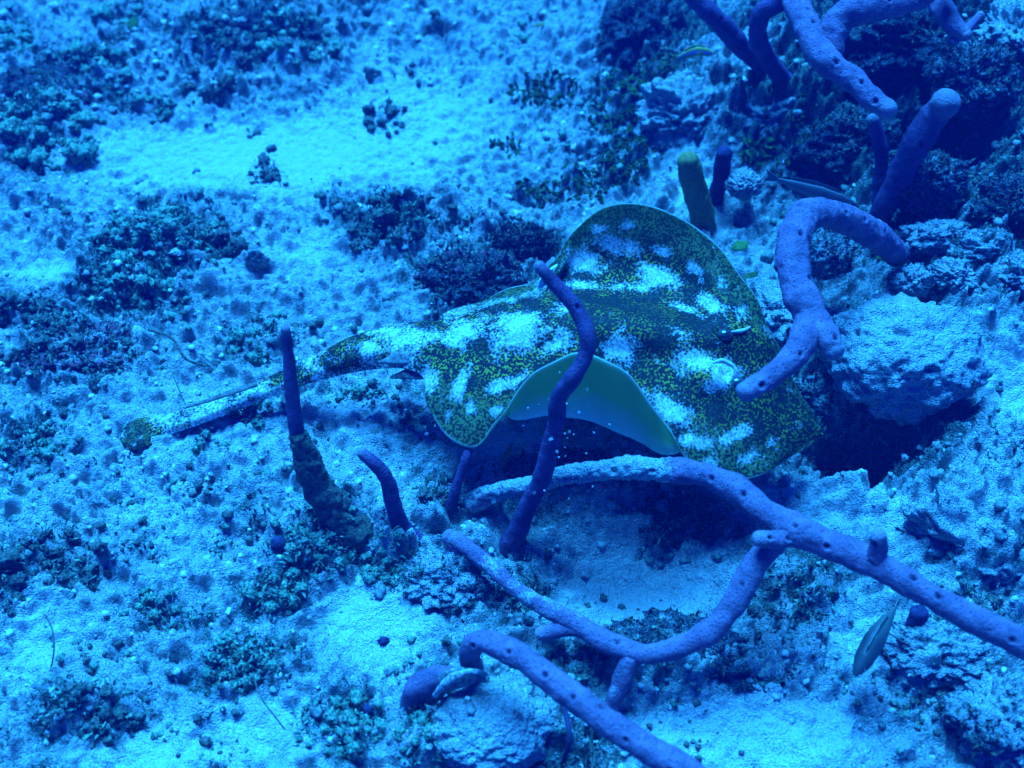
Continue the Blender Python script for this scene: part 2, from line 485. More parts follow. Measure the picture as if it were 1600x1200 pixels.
rock(1405, 555, .075, 118, 105, 85, 'big pale rounded coral boulder overhanging the dark hollow', 1, 0.16, amp=.25, jag=.45)
rock(1530, 700, .03, 62, 50, 45, 'small pale knobbly rock with a reddish stain below the big boulder', 2, 0.15, .35)
rock(1530, 850, .02, 135, 100, 85, 'broad sand-dusted rock behind the long purple sponge branch', 3, 0.15, .25)
rock(1070, 185, .03, 78, 62, 55, 'pale crumbly rock behind the olive finger sponge', 4, 0.02)
rock(1215, 190, .035, 62, 56, 50, 'pale rock beneath the hanging purple sponge loop', 5, 0.18, .2)
rock(765, 1135, .02, 95, 75, 52, 'pale round rock below the hooked sponge', 6, 0.12, .2, amp=.2, jag=.5)
rock(1075, 1030, -.005, 150, 70, 55, 'wide dark turfed rock under the curved sponge branch', 7, 0.62, .15)
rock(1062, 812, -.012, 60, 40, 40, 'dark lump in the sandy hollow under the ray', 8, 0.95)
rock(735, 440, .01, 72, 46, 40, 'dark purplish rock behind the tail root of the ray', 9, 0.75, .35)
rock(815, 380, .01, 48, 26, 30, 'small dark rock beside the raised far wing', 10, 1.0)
rock(1000, 55, .03, 60, 80, 60, 'tall dark rock at the top edge of the sand', 11, 0.85, .2)
rock(1330, 235, .06, 75, 60, 55, 'dark mottled rock above the arched sponge', 12, 0.85, .2)
rock(1450, 285, .10, 60, 48, 42, 'grey striped rock beside the club-tipped sponge', 13, 0.55)
rock(1400, 75, .12, 95, 70, 60, 'dark mottled rock among the top sponge branches', 14, 0.95, .2)
rock(1520, 120, .14, 66, 60, 48, 'pale-edged rock right of the club-tipped sponge', 15, 0.6, .2)
rock(1585, 60, .15, 50, 60, 50, 'bright white rock at the upper corner', 16, 0.15)
rock(1455, 372, .09, 44, 28, 24, 'white rubble chunk beside the end of the arched sponge', 17, 0.15, amp=.7)
rock(1535, 392, .09, 48, 34, 28, 'larger white rubble chunk above the big boulder', 33, 0.20, amp=.7)
rock(1588, 428, .09, 36, 34, 28, 'white rubble chunk cut by the edge above the big boulder', 34, 0.25, amp=.7)
rock(1492, 432, .085, 34, 28, 24, 'white rubble chunk touching the top of the big boulder', 35, 0.15, amp=.7)
rock(1425, 440, .08, 30, 24, 22, 'small white rubble chunk behind the sponge fork', 36, 0.20, amp=.7)
rock(1575, 330, .10, 60, 50, 45, 'dark blue rock at the edge above the white rubble', 18, 0.85)
rock(1288, 400, .075, 40, 38, 36, 'small ridged coral inside the sponge arch', 19, 0.35, .3, amp=.2)
rock(1162, 288, .055, 26, 26, 22, 'small round pale lump beside the olive finger sponge', 20, 0.05, amp=.2)
rock(1215, 490, .05, 46, 60, 40, 'white rock between the far wing and the arched sponge', 21, 0.10)
rock(1275, 615, .02, 46, 42, 32, 'mottled rock at the snout of the ray', 22, 0.35, .1)
rock(1460, 1010, .01, 90, 60, 40, 'low rubbly rock below the long purple branch', 23, 0.25)
rock(1570, 1120, .01, 80, 80, 45, 'mottled rubble rock in the lower corner', 24, 0.35)
rock(650, 350, .0, 92, 36, 34, 'low turfed ridge of rubble in the open sand', 25, 0.45)
rock(130, 560, .0, 85, 52, 38, 'reddish encrusted rock above the tail fin', 26, 0.50, .5)
rock(690, 905, .0, 70, 55, 34, 'small cracked rock left of the sandy hollow', 27, 0.28)
rock(90, 160, .0, 95, 60, 40, 'dark rock buried in round green algae', 28, 0.8, .3)
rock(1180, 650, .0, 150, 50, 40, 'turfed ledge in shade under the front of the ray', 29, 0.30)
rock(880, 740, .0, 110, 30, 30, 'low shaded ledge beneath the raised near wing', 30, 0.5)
rock(400, 60, .0, 110, 50, 34, 'turf-covered mound at the top edge', 31, 0.7)
rock(270, 395, .0, 100, 45, 28, 'mound under the middle green algae patch', 32, 0.6)

# ------------------------------------------------------------------ rope sponges
def spline(pts, m):
    p = np.array(pts, float)
    seg = np.linalg.norm(np.diff(p[:, :3], axis=0), axis=1)
    s = np.concatenate([[0], np.cumsum(seg)])
    q = np.concatenate([[2 * p[0] - p[1]], p, [2 * p[-1] - p[-2]]])
    out = []
    for u in np.linspace(0, s[-1], m):
        i = min(np.searchsorted(s, u, 'right') - 1, len(p) - 2)
        t = (u - s[i]) / max(s[i + 1] - s[i], 1e-9)
        a, b, c, d = q[i], q[i + 1], q[i + 2], q[i + 3]
        out.append(0.5 * (2 * b + (c - a) * t + (2 * a - 5 * b + 4 * c - d) * t * t + (3 * b - a - 3 * c + d) * t ** 3))
    return np.array(out), s[-1]

def tube(name, pts, mat, parent, seed=1, holes=0.0, wob=0.13, rough=0.115, cap0=False, cap1=True, tips=True, res=None, roughf=120, silt=None):
    """pts: px, py, z, radius in photograph pixels"""
    ctl = []
    for px, py, z, r in pts:
        c = P(px, py, z)
        ctl.append([*c, r * mpp(c) * (0.84 if mat in (M_sponge, M_sponge_shaded) else 1.0)])
    ctl = np.array(ctl)
    L = np.linalg.norm(np.diff(ctl[:, :3], axis=0), axis=1).sum()
    if res is None: res = 64 if holes >= 20 else 40
    m = max(24, int(L / (0.0014 if holes >= 20 else 0.0022)))
    S, L = spline(ctl, m)
    C, Rr = S[:, :3], S[:, 3].copy()
    u = np.linspace(0, L, m)
    Rr = Rr * (1 + wob * 2.0 * fbm(u * 30 + seed * 3.1, u * 0 + seed, octv=3))
    jit = np.stack([fbm(u * 16 + seed * 7 + 31 * q, u * 0 + q, octv=2) for q in range(3)], 1)
    env = np.minimum(1, np.minimum(np.arange(m), np.arange(m)[::-1]) / 12)[:, None]
    C = C + jit * env * Rr[:, None] * 0.32
    T = np.gradient(C, axis=0); T /= np.linalg.norm(T, axis=1)[:, None]
    Nn = np.zeros_like(C); ref = np.array([0.2, 0.1, 1.0]); nrm = np.cross(T[0], ref); nrm /= np.linalg.norm(nrm)
    for i in range(m):
        nrm = nrm - T[i] * np.dot(nrm, T[i]); nrm /= np.linalg.norm(nrm); Nn[i] = nrm
    B = np.cross(T, Nn)
    # rounded ends
    def end(flag, sgn, i0):
        pass
    prof, ci = Rr.copy(), C.copy()
    kk = 9
    def cap(i_end, sgn):
        r = Rr[i_end]
        a = np.linspace(0, math.pi / 2, kk + 1)[1:]
        return [(C[i_end] + sgn * T[i_end] * r * 0.85 * math.sin(t), r * max(math.cos(t), 0.02), i_end) for t in a]
    rings = [(C[i], Rr[i], i) for i in range(m)]
    if cap1: rings = rings + cap(m - 1, 1)
    if cap0: rings = cap(0, -1)[::-1] + rings
    cen = np.array([r[0] for r in rings]); rad = np.array([r[1] for r in rings]); ii = np.array([r[2] for r in rings])
    th = np.linspace(0, 2 * math.pi, res, endpoint=False)
    dirs = Nn[ii][:, None, :] * np.cos(th)[None, :, None] + B[ii][:, None, :] * np.sin(th)[None, :, None]
    V = cen[:, None, :] + dirs * rad[:, None, None]
    flat = V.reshape(-1, 3)
    n = fbm(flat[:, 0] * roughf + seed * 5, flat[:, 1] * roughf, flat[:, 2] * roughf, octv=3) + 0.9 * fbm(flat[:, 0] * 55 + seed, flat[:, 1] * 55, flat[:, 2] * 55, octv=2)
    sl = np.full(len(rings), -1.0)
    if silt: sl = np.interp(ii / (m - 1), [q[0] for q in silt], [q[1] for q in silt])
    lump = fbm(flat[:, 0] * 230 + seed, flat[:, 1] * 230, flat[:, 2] * 230, octv=3) + 0.8 * fbm(flat[:, 0] * 75, flat[:, 1] * 75 + seed, flat[:, 2] * 75, octv=2)
    flat = flat + dirs.reshape(-1, 3) * (n * rough * rad.repeat(res) + 0.30 * lump * np.clip(sl, 0, 1).repeat(res) * rad.repeat(res))[:, None]
    hole = np.zeros(len(flat))
    if holes:
        r_ = np.random.default_rng(seed * 101)
        cnt = max(2, int(L * holes))
        for h in range(cnt):
            i = int(np.clip((h + r_.uniform(.25, .75)) / cnt, 0.02, 0.985) * (m - 1))
            t0 = r_.uniform(0, 2 * math.pi)
            if h % 3:                       # most oscula open along the upper, outward side
                upv = np.array([r_.normal(0, .5), -0.55 + r_.normal(0, .3), 0.8])
                t0 = math.atan2(np.dot(upv, B[i]), np.dot(upv, Nn[i]))
            c = C[i] + Rr[i] * (Nn[i] * math.cos(t0) + B[i] * math.sin(t0))
            rr = r_.uniform(.0018, .0031)
            dd = np.linalg.norm(flat - c, axis=1)
            kf = np.exp(-(dd / rr) ** 2)
            rim = np.exp(-((dd - rr * 1.5) / (rr * .55)) ** 2)
            dv = dirs.reshape(-1, 3)
            flat = flat + dv * (-0.0030 * kf + 0.0008 * rim)[:, None]
            hole = np.maximum(hole, np.exp(-(dd / (rr * .85)) ** 4))
    tip = np.zeros(len(rings))
    if tips and cap1:
        ds = np.linalg.norm(cen - cen[-1], axis=1)
        tip = np.exp(-(ds / (rad[max(0, m - 2)] * 1.5)) ** 2)
    k = len(rings)
    idx = np.arange(k * res).reshape(k, res)
    F4 = np.stack([idx[:-1], idx[1:], np.roll(idx, -1, 1)[1:], np.roll(idx, -1, 1)[:-1]], -1).reshape(-1, 4)
    nv = len(flat)
    flat = np.concatenate([flat, [cen[0]], [cen[-1]]])
    r0, r1 = idx[0], idx[-1]
    T3 = np.concatenate([np.stack([np.roll(r0, -1), np.full(res, nv), r0], 1)[:, ::-1] * 1, np.stack([r1, np.full(res, nv + 1), np.roll(r1, -1)], 1)[:, ::-1]])
    o = mk(name, flat, [F4[:, ::-1], T3], mat, attrs={'hole': np.append(hole, [0, 0]), 'tip': np.append(tip.repeat(res), [0, 1 if tips else 0]), 'silt': np.append(sl.repeat(res), [-1, sl[-1]])})
    if parent is not None: under(o, parent)
    return o

def sponge(label, base, branches, holes=45, name='rope_sponge', cat='sponge', mat=None, group=None):
    root = empty(name, P(*base))
    tag(root, label, cat, group)
    for i, b in enumerate(branches):
        nm, pts = b[0], b[1]
        kw = dict(b[2]) if len(b) > 2 else {}
        mt = kw.pop('mat', mat or M_sponge)
        tube(nm, pts, mt, root, seed=kw.pop('seed', i + 1 + int(base[0]) % 17), holes=kw.pop('holes', holes), **kw)
    return root

CR = dict(mat=M_crust, holes=0, rough=0.30, wob=0.12, tips=False, cap0=True, roughf=210)
FO = dict(mat=M_foul, holes=0, rough=0.32, wob=0.10, tips=False, cap0=True, roughf=160)

sponge('long purple rope sponge crossing in front of the ray to the photo edge', (1640, 1035, .13), [
    ('branch', [(1740, 1080, .13, 27), (1600, 1008, .13, 27), (1500, 958, .13, 26), (1410, 905, .13, 25), (1330, 865, .127, 27), (1250, 832, .124, 29), (1195, 797, .12, 26), (1152, 765, .115, 24), (1105, 743, .108, 23), (1070, 736, .103, 24), (1040, 733, .099, 23), (1000, 732, .094, 21), (940, 736, .084, 19), (880, 744, .070, 17), (800, 762, .045, 17), (740, 785, .015, 20)], dict(holes=38, silt=[(0, -.5), (.60, -.4), (.635, .25), (.66, .8), (.85, .8), (1, .5)])),
    ('branch', [(1365, 885, .128, 20), (1371, 858, .142, 17), (1373, 836, .156, 14)], dict(holes=20)),
    ('branch', [(1245, 838, .122, 19), (1212, 843, .124, 18), (1186, 842, .126, 16)], dict(holes=30)),
    ('branch', [(1215, 838, .115, 22), (1180, 885, .10, 23), (1145, 945, .082, 24), (1090, 996, .062, 22), (1015, 1022, .05, 20), (960, 1008, .046, 22), (900, 975, .042, 18), (845, 945, .038, 18)], dict(holes=6, cap1=False, silt=[(0, -.5), (.6, -.1), (.75, .25), (1, .45)])),
    ('branch', [(985, 1025, .046, 19), (968, 1070, .03, 17), (950, 1115, .005, 17)], dict(holes=0, silt=[(0, -.2), (.3, .35), (1, .3)])),
    ('branch', [(945, 992, .046, 15), (895, 982, .04, 15), (845, 990, .03, 13)], dict(holes=0)),
    ('branch', [(850, 948, .038, 17), (800, 915, .033, 14), (755, 875, .03, 16), (712, 842, .032, 15)], dict(holes=0, cap1=True, silt=[(0, .5), (.6, .45), (1, .1)])),
])
sponge('hooked purple rope sponge running out of the bottom edge', (738, 1040, .03), [
    ('branch', [(742, 1050, .03, 19), (734, 1022, .066, 20), (752, 1003, .088, 22), (800, 1018, .095, 24), (865, 1065, .10, 25), (935, 1118, .10, 26), (1010, 1168, .10, 27), (1100, 1225, .10, 27), (1180, 1280, .10, 27)], dict(holes=42, cap1=False)),
])
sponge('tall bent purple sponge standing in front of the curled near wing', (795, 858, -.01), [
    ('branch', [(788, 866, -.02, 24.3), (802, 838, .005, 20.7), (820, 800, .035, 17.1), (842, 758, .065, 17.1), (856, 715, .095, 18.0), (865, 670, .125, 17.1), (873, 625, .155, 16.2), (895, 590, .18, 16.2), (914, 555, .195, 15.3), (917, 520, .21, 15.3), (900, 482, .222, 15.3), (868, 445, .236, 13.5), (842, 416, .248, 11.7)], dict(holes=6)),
], mat=M_sponge_shaded)
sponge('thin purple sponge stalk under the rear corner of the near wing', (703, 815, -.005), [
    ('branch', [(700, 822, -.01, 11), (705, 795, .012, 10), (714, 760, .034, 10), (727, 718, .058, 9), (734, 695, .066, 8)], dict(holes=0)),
], mat=M_sponge_shaded)
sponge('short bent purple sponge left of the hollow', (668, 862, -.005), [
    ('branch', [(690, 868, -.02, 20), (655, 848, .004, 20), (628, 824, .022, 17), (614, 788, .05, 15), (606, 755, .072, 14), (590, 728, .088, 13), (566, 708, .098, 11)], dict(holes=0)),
], mat=M_sponge_shaded)
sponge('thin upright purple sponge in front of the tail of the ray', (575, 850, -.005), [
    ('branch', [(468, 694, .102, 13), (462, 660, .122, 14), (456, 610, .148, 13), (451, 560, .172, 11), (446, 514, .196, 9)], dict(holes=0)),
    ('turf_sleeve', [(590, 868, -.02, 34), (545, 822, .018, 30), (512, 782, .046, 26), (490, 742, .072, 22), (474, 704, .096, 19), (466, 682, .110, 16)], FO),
], mat=M_sponge_shaded)
sponge('fat arched purple sponge with a forked end over the snout of the ray', (1410, 395, .09), [
    ('branch', [(1402, 398, .085, 22), (1386, 382, .118, 24), (1360, 364, .147, 26), (1325, 345, .172, 27), (1293, 332, .19, 28), (1262, 336, .20, 29), (1242, 362, .203, 30), (1237, 402, .20, 31), (1250, 450, .195, 31), (1266, 495, .19, 32), (1272, 522, .187, 29)], dict(holes=40, silt=[(0, .3), (.28, .15), (.45, .1), (.55, -.4), (1, -.5)])),
    ('branch', [(1266, 500, .19, 28), (1248, 548, .189, 25), (1207, 586, .185, 22), (1165, 612, .18, 20)], dict(holes=40)),
    ('branch', [(1272, 500, .19, 28), (1290, 528, .19, 25), (1303, 548, .187, 20)], dict(holes=20)),
])
sponge('thick purple sponge hanging down from the top edge with a blunt tip', (1235, -20, .22), [
    ('branch', [(1225, -60, .24, 22), (1240, 0, .245, 23), (1265, 50, .245, 25), (1290, 92, .24, 26), (1330, 124, .234, 20), (1362, 152, .23, 21), (1386, 172, .226, 21)], dict(holes=40)),
    ('branch', [(1300, 85, .235, 22), (1302, 45, .25, 28), (1325, 18, .262, 29), (1372, 12, .265, 27), (1420, 0, .262, 24), (1480, -30, .25, 22)], dict(holes=25)),
])
sponge('shaded purple sponge loop bending down at the top edge', (1245, 145, .07), [
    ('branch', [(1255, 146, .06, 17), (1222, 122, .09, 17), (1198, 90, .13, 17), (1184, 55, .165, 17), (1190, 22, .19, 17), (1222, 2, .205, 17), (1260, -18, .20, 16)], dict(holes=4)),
], mat=M_sponge_shaded)
sponge('straight shaded purple sponge slanting in from the top edge', (1205, 130, .06), [
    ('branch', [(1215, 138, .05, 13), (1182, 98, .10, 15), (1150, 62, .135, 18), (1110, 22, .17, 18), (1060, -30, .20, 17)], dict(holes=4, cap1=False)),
], mat=M_sponge_shaded)
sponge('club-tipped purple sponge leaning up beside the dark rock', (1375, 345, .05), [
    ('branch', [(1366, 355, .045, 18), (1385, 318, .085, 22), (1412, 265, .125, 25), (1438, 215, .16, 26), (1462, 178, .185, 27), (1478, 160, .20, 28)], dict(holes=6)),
], mat=M_sponge_shaded)
sponge('slim shaded purple sponge beside the club-tipped one', (1375, 335, .05), [
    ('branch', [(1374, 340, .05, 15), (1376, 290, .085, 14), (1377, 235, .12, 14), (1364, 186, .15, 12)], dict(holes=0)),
], mat=M_sponge_shaded)
sponge('pale purple sponge piece cut by the top edge with a side twig', (1460, -20, .2), [
    ('branch', [(1440, -50, .22, 22), (1465, 0, .22, 21), (1490, 35, .215, 19), (1508, 55, .21, 12)], dict(holes=40)),
    ('branch', [(1485, 68, .20, 9), (1508, 48, .21, 9), (1532, 24, .22, 8)], dict(holes=0)),
])
sponge('blurred stubby purple sponge beside the shell at the bottom', (640, 1100, .0), [
    ('branch', [(640, 1112, -.005, 20), (652, 1080, .03, 23), (685, 1058, .048, 22), (730, 1058, .046, 14)], dict(holes=0)),
])
sponge('olive brown finger sponge behind the far wing', (1098, 358, .0), [
    ('finger', [(1102, 366, -.01, 19), (1094, 325, .035, 20), (1083, 280, .075, 20), (1075, 252, .10, 17)], dict(mat=M_olive, holes=0)),
], name='finger_sponge')
sponge('dark purple finger sponge behind the olive one', (1118, 310, .02), [
    ('finger', [(1115, 318, .01, 13), (1125, 275, .05, 13), (1132, 240, .08, 13)], dict(mat=M_darkblue, holes=0)),
], name='finger_sponge')
sponge('small dark purple stub under the long branch', (1430, 1000, .0), [
    ('finger', [(1432, 1005, .0, 15), (1432, 980, .02, 16), (1436, 958, .035, 13)], dict(mat=M_darkblue, holes=0)),
], name='finger_sponge')
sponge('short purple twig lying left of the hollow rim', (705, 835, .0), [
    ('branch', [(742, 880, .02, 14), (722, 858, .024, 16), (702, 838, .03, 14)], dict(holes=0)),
], mat=M_sponge_shaded)

# ------------------------------------------------------------------ the stingray
def stingray_material():
    m, n, b = mat_base('stingray_skin')
    co = N(n, 'ShaderNodeTexCoord').outputs['Object']
    pale = attr(n, 'pale'); belly = attr(n, 'belly'); edge = attr(n, 'edge'); darkm = attr(n, 'darkband')
    worm = noise_node(n, co, 450, 0.0, 0.5, 0.4)
    spots = N(n, 'ShaderNodeTexVoronoi'); spots.inputs['Scale'].default_value = 420; spots.inputs['Randomness'].default_value = 0.85
    n.links.new(co, spots.inputs['Vector'])
    fine = noise_node(n, co, 420, 3, 0.7); mid = noise_node(n, co, 62, 3, 0.65); big = noise_node(n, co, 40, 2, 0.6)
    dark = (0.012, 0.014, 0.010)
    wv = ramp(n, worm, [(0.45, 0), (0.55, 1)])
    c_w = mixc(n, wv, dark, (0.115, 0.13, 0.04))
    worm2 = noise_node(n, co, 480, 0.0, 0.5, 0.3)
    sp = ramp(n, worm2, [(0.55, 0), (0.63, 1)])
    c_s = mixc(n, sp, dark, mixc(n, ramp(n, big, [(0.4, 0), (0.6, 1)]), (0.03, 0.04, 0.022), (0.26, 0.21, 0.02)))
    c = mixc(n, ramp(n, math_node(n, 'ADD', edge, math_node(n, 'MULTIPLY', math_node(n, 'SUBTRACT', big, 0.5), 0.3)), [(0.58, 0), (0.74, 1)]), c_s, c_w)
    c = mixc(n, math_node(n, 'MULTIPLY', darkm, 0.7), c, dark)
    # pale saddles with speckled borders
    t = math_node(n, 'ADD', pale, math_node(n, 'MULTIPLY', math_node(n, 'SUBTRACT', mid, 0.5), 1.7))
    t = math_node(n, 'ADD', t, math_node(n, 'MULTIPLY', math_node(n, 'SUBTRACT', spots.outputs['Distance'], 0.42), 0.6))
    t = math_node(n, 'ADD', t, math_node(n, 'MULTIPLY', math_node(n, 'SUBTRACT', fine, 0.5), 0.5))
    c_p = mixc(n, ramp(n, fine, [(0.40, 0), (0.60, 1)]), (0.24, 0.26, 0.25), (0.54, 0.53, 0.49))
    c = mixc(n, ramp(n, t, [(0.34, 0), (0.82, 1)]), c, c_p)
    c_b = mixc(n, ramp(n, edge, [(0.70, 0), (0.88, 1)]), (0.55, 0.78, 0.78), (0.24, 0.58, 0.15))
    c = mixc(n, belly, c, c_b)
    c = mixc(n, ramp(n, edge, [(0.978, 0), (0.995, 0.6)]), c, (0.5, 0.52, 0.45))
    n.links.new(c, b.inputs['Base Color'])
    b.inputs['Roughness'].default_value = 0.6
    b.inputs['Specular IOR Level'].default_value = 0.06
    bump(n, b, math_node(n, 'ADD', fine, mid), 0.35, 0.0012)
    tr = N(n, 'ShaderNodeBsdfTranslucent')
    n.links.new(mixc(n, 0.5, c, (0.35, 0.45, 0.2)), tr.inputs[0])
    mx = N(n, 'ShaderNodeMixShader')
    n.links.new(math_node(n, 'MULTIPLY', ramp(n, edge, [(0.45, 0), (0.95, 1)]), 0.45), mx.inputs[0])
    n.links.new(b.outputs[0], mx.inputs[1]); n.links.new(tr.outputs[0], mx.inputs[2])
    n.links.new(mx.outputs[0], n.nodes['Material Output'].inputs[0])
    return m

M_ray = stingray_material()
M_fin = simple_material('pelvic_fin_skin', (0.05, 0.05, 0.045), (0.22, 0.22, 0.19), 120, 0.001, rough=.6)
M_spine = simple_material('tail_spine', (0.06, 0.06, 0.05), (0.16, 0.15, 0.12), 200, 0.0005, rough=.6)
M_eye = simple_material('ray_eyeball', (0.02, 0.02, 0.02), (0.06, 0.06, 0.05), 100, 0.0002, rough=.15, spec=.6)
M_brow = simple_material('pale_brow', (0.28, 0.28, 0.26), (0.5, 0.49, 0.45), 250, 0.001, rough=.6)

NC = 9
def lerp_row(f, m_, n_, mids=None):
    """nine control points from far margin to near margin"""
    f, m_, n_ = np.array(f, float), np.array(m_, float), np.array(n_, float)
    row = [f + (m_ - f) * k for k in (0, .28, .54, .78)] + [m_] + [m_ + (n_ - m_) * k for k in (.22, .46, .72, 1)]
    row = [np.array(r) for r in row]
    for j, v in (mids or {}).items(): row[j] = np.array(v, float)
    return row

rows = []
def tail_row(px, py, hw, z, flat=0.8):
    return ('tail', px, py, hw, z, flat)
ST_ = [
    tail_row(188, 685, 3, .012), tail_row(194, 683, 20, .013, .22), tail_row(212, 677, 27, .014, .20), tail_row(238, 668, 24, .016, .30), tail_row(265, 659, 19, .018, .5),
    tail_row(310, 645, 17, .021, .6), tail_row(370, 622, 17, .027, .6), tail_row(430, 597, 19, .036, .6), tail_row(490, 572, 23, .048, .6), tail_row(550, 547, 31, .067), tail_row(610, 534, 39, .078, .6), tail_row(655, 531, 47, .088, .5),
    lerp_row((695, 490, .088), (700, 533, .100), (660, 590, .082)),
    lerp_row((748, 470, .090), (748, 526, .106), (668, 632, .078)),
    lerp_row((800, 450, .092), (792, 520, .112), (697, 680, .070)),
    lerp_row((842, 432, .097), (832, 515, .116), (738, 699, .070)),
    lerp_row((868, 400, .118), (870, 512, .118), (770, 668, .082), {3: (868, 468, .110), 2: (866, 440, .108)}),
    lerp_row((900, 358, .140), (907, 509, .120), (803, 617, .112), {1: (898, 392, .125), 2: (900, 425, .112), 3: (904, 464, .110), 5: (872, 548, .113), 6: (838, 595, .100), 7: (806, 642, .090)}),
    lerp_row((945, 323, .158), (947, 510, .121), (850, 571, .146), {1: (943, 365, .139), 2: (944, 412, .118), 3: (946, 460, .110), 5: (915, 548, .115), 6: (885, 594, .102), 7: (858, 636, .090)}),
    lerp_row((1000, 318, .160), (990, 515, .121), (905, 552, .160), {1: (998, 362, .141), 2: (994, 412, .119), 3: (991, 464, .110), 5: (965, 552, .114), 6: (937, 598, .101), 7: (910, 640, .086)}),
    lerp_row((1052, 335, .156), (1030, 522, .121), (960, 568, .158), {1: (1047, 375, .139), 2: (1040, 422, .120), 3: (1034, 473, .111), 5: (1008, 562, .113), 6: (985, 614, .100), 7: (962, 658, .085)}),
    lerp_row((1102, 366, .150), (1070, 532, .121), (1006, 614, .137), {1: (1092, 405, .136), 2: (1083, 446, .120), 3: (1075, 490, .113), 5: (1050, 580, .112), 6: (1028, 635, .098), 7: (1008, 680, .084)}),
    lerp_row((1147, 415, .138), (1110, 545, .119), (1042, 666, .108), {5: (1090, 598, .110), 6: (1067, 652, .097), 7: (1048, 698, .085)}),
    lerp_row((1182, 468, .125), (1150, 560, .112), (1078, 720, .085)),
    lerp_row((1208, 524, .110), (1190, 588, .102), (1125, 748, .074)),
    lerp_row((1240, 592, .093), (1224, 622, .088), (1182, 745, .068)),
    lerp_row((1266, 640, .082), (1258, 662, .080), (1240, 712, .066)),
    lerp_row((1279, 664, .076), (1279, 677, .074), (1268, 694, .068)),
    lerp_row((1286, 677, .072), (1287, 679, .072), (1286, 682, .070)),
]
ctrl, thick = [], []
vv = np.array([-1, -.72, -.46, -.22, 0, .22, .46, .72, 1.0])
for k, s in enumerate(ST_):
    if s[0] == 'tail' if isinstance(s, tuple) else False:
        _, px, py, hw, z, fl = s
        c = P(px, py, z); hm = hw * mpp(c) * 1.12
        a, b_ = ST_[max(k - 1, 0)], ST_[min(k + 1, len(ST_) - 1)]
        pa = P(*[a[1], a[2], a[4]]); pb = P(*b_[4]) if not isinstance(b_, tuple) else P(b_[1], b_[2], b_[4])
        t = pb - pa; t[2] = 0; t /= np.linalg.norm(t)
        perp = np.array([t[1], -t[0], 0])           # towards the camera
        cross = np.sqrt(np.clip(1 - vv ** 2, 0, 1))
        row = np.array([c + perp * v * hm + np.array([0, 0, hm * fl * (q - .5)]) for v, q in zip(vv, cross)])
        ctrl.append(row); thick.append(2 * hm * fl * cross * 0.9 + 0.0008)
    else:
        row = np.array([P(*p) for p in s])
        wid = np.linalg.norm(row[0] - row[-1])
        ctrl.append(row)
        th_ = min(0.030, 0.16 * wid) * np.clip(1 - np.abs(vv) ** 1.6, 0, 1) * np.array([1, .5, .55, .9, 1, .95, .7, .5, 1]) + 0.0014
        thick.append(th_)
ctrl, thick = np.array(ctrl), np.array(thick)

def cr_axis(A, m, axis):
    A = np.moveaxis(A, axis, 0)
    n = len(A)
    Q = np.concatenate([[2 * A[0] - A[1]], A, [2 * A[-1] - A[-2]]])
    u = np.linspace(0, n - 1, m)
    i = np.minimum(u.astype(int), n - 2); t = (u - i).reshape(-1, *([1] * (A.ndim - 1)))
    a, b, c, d = Q[i], Q[i + 1], Q[i + 2], Q[i + 3]
    o = 0.5 * (2 * b + (c - a) * t + (2 * a - 5 * b + 4 * c - d) * t * t + (3 * b - a - 3 * c + d) * t ** 3)
    return np.moveaxis(o, 0, axis)

MS, MC = 340, 110
top = cr_axis(cr_axis(ctrl, MS, 0), MC, 1)
tk = np.clip(cr_axis(cr_axis(thick[..., None], MS, 0), MC, 1)[..., 0], 0.0010, None)
du = np.gradient(top, axis=0); dv = np.gradient(top, axis=1)
nrm = np.cross(dv, du); nrm /= np.linalg.norm(nrm, axis=2)[..., None] + 1e-12
if nrm[MS // 2, MC // 2, 2] < 0: nrm = -nrm
ppx, ppy = project(top.reshape(-1, 3)); ppx = ppx.reshape(MS, MC); ppy = ppy.reshape(MS, MC)
VV = np.interp(np.linspace(0, NC - 1, MC), np.arange(NC), vv)[None, :].repeat(MS, 0)
inner = np.clip(1 - np.abs(VV) / 0.62, 0, 1)
def blob(items):
    s = np.zeros((MS, MC))
    for x, y, a, b, ang, amp in items:
        ca, sa = math.cos(R(ang)), math.sin(R(ang))
        dx, dy = ppx - x, ppy - y
        ex, ey = (dx * ca + dy * sa) / a / 1.15, (-dx * sa + dy * ca) / b / 1.15
        s = np.maximum(s, amp * np.exp(-(ex * ex + ey * ey) ** 1.05))
    return s
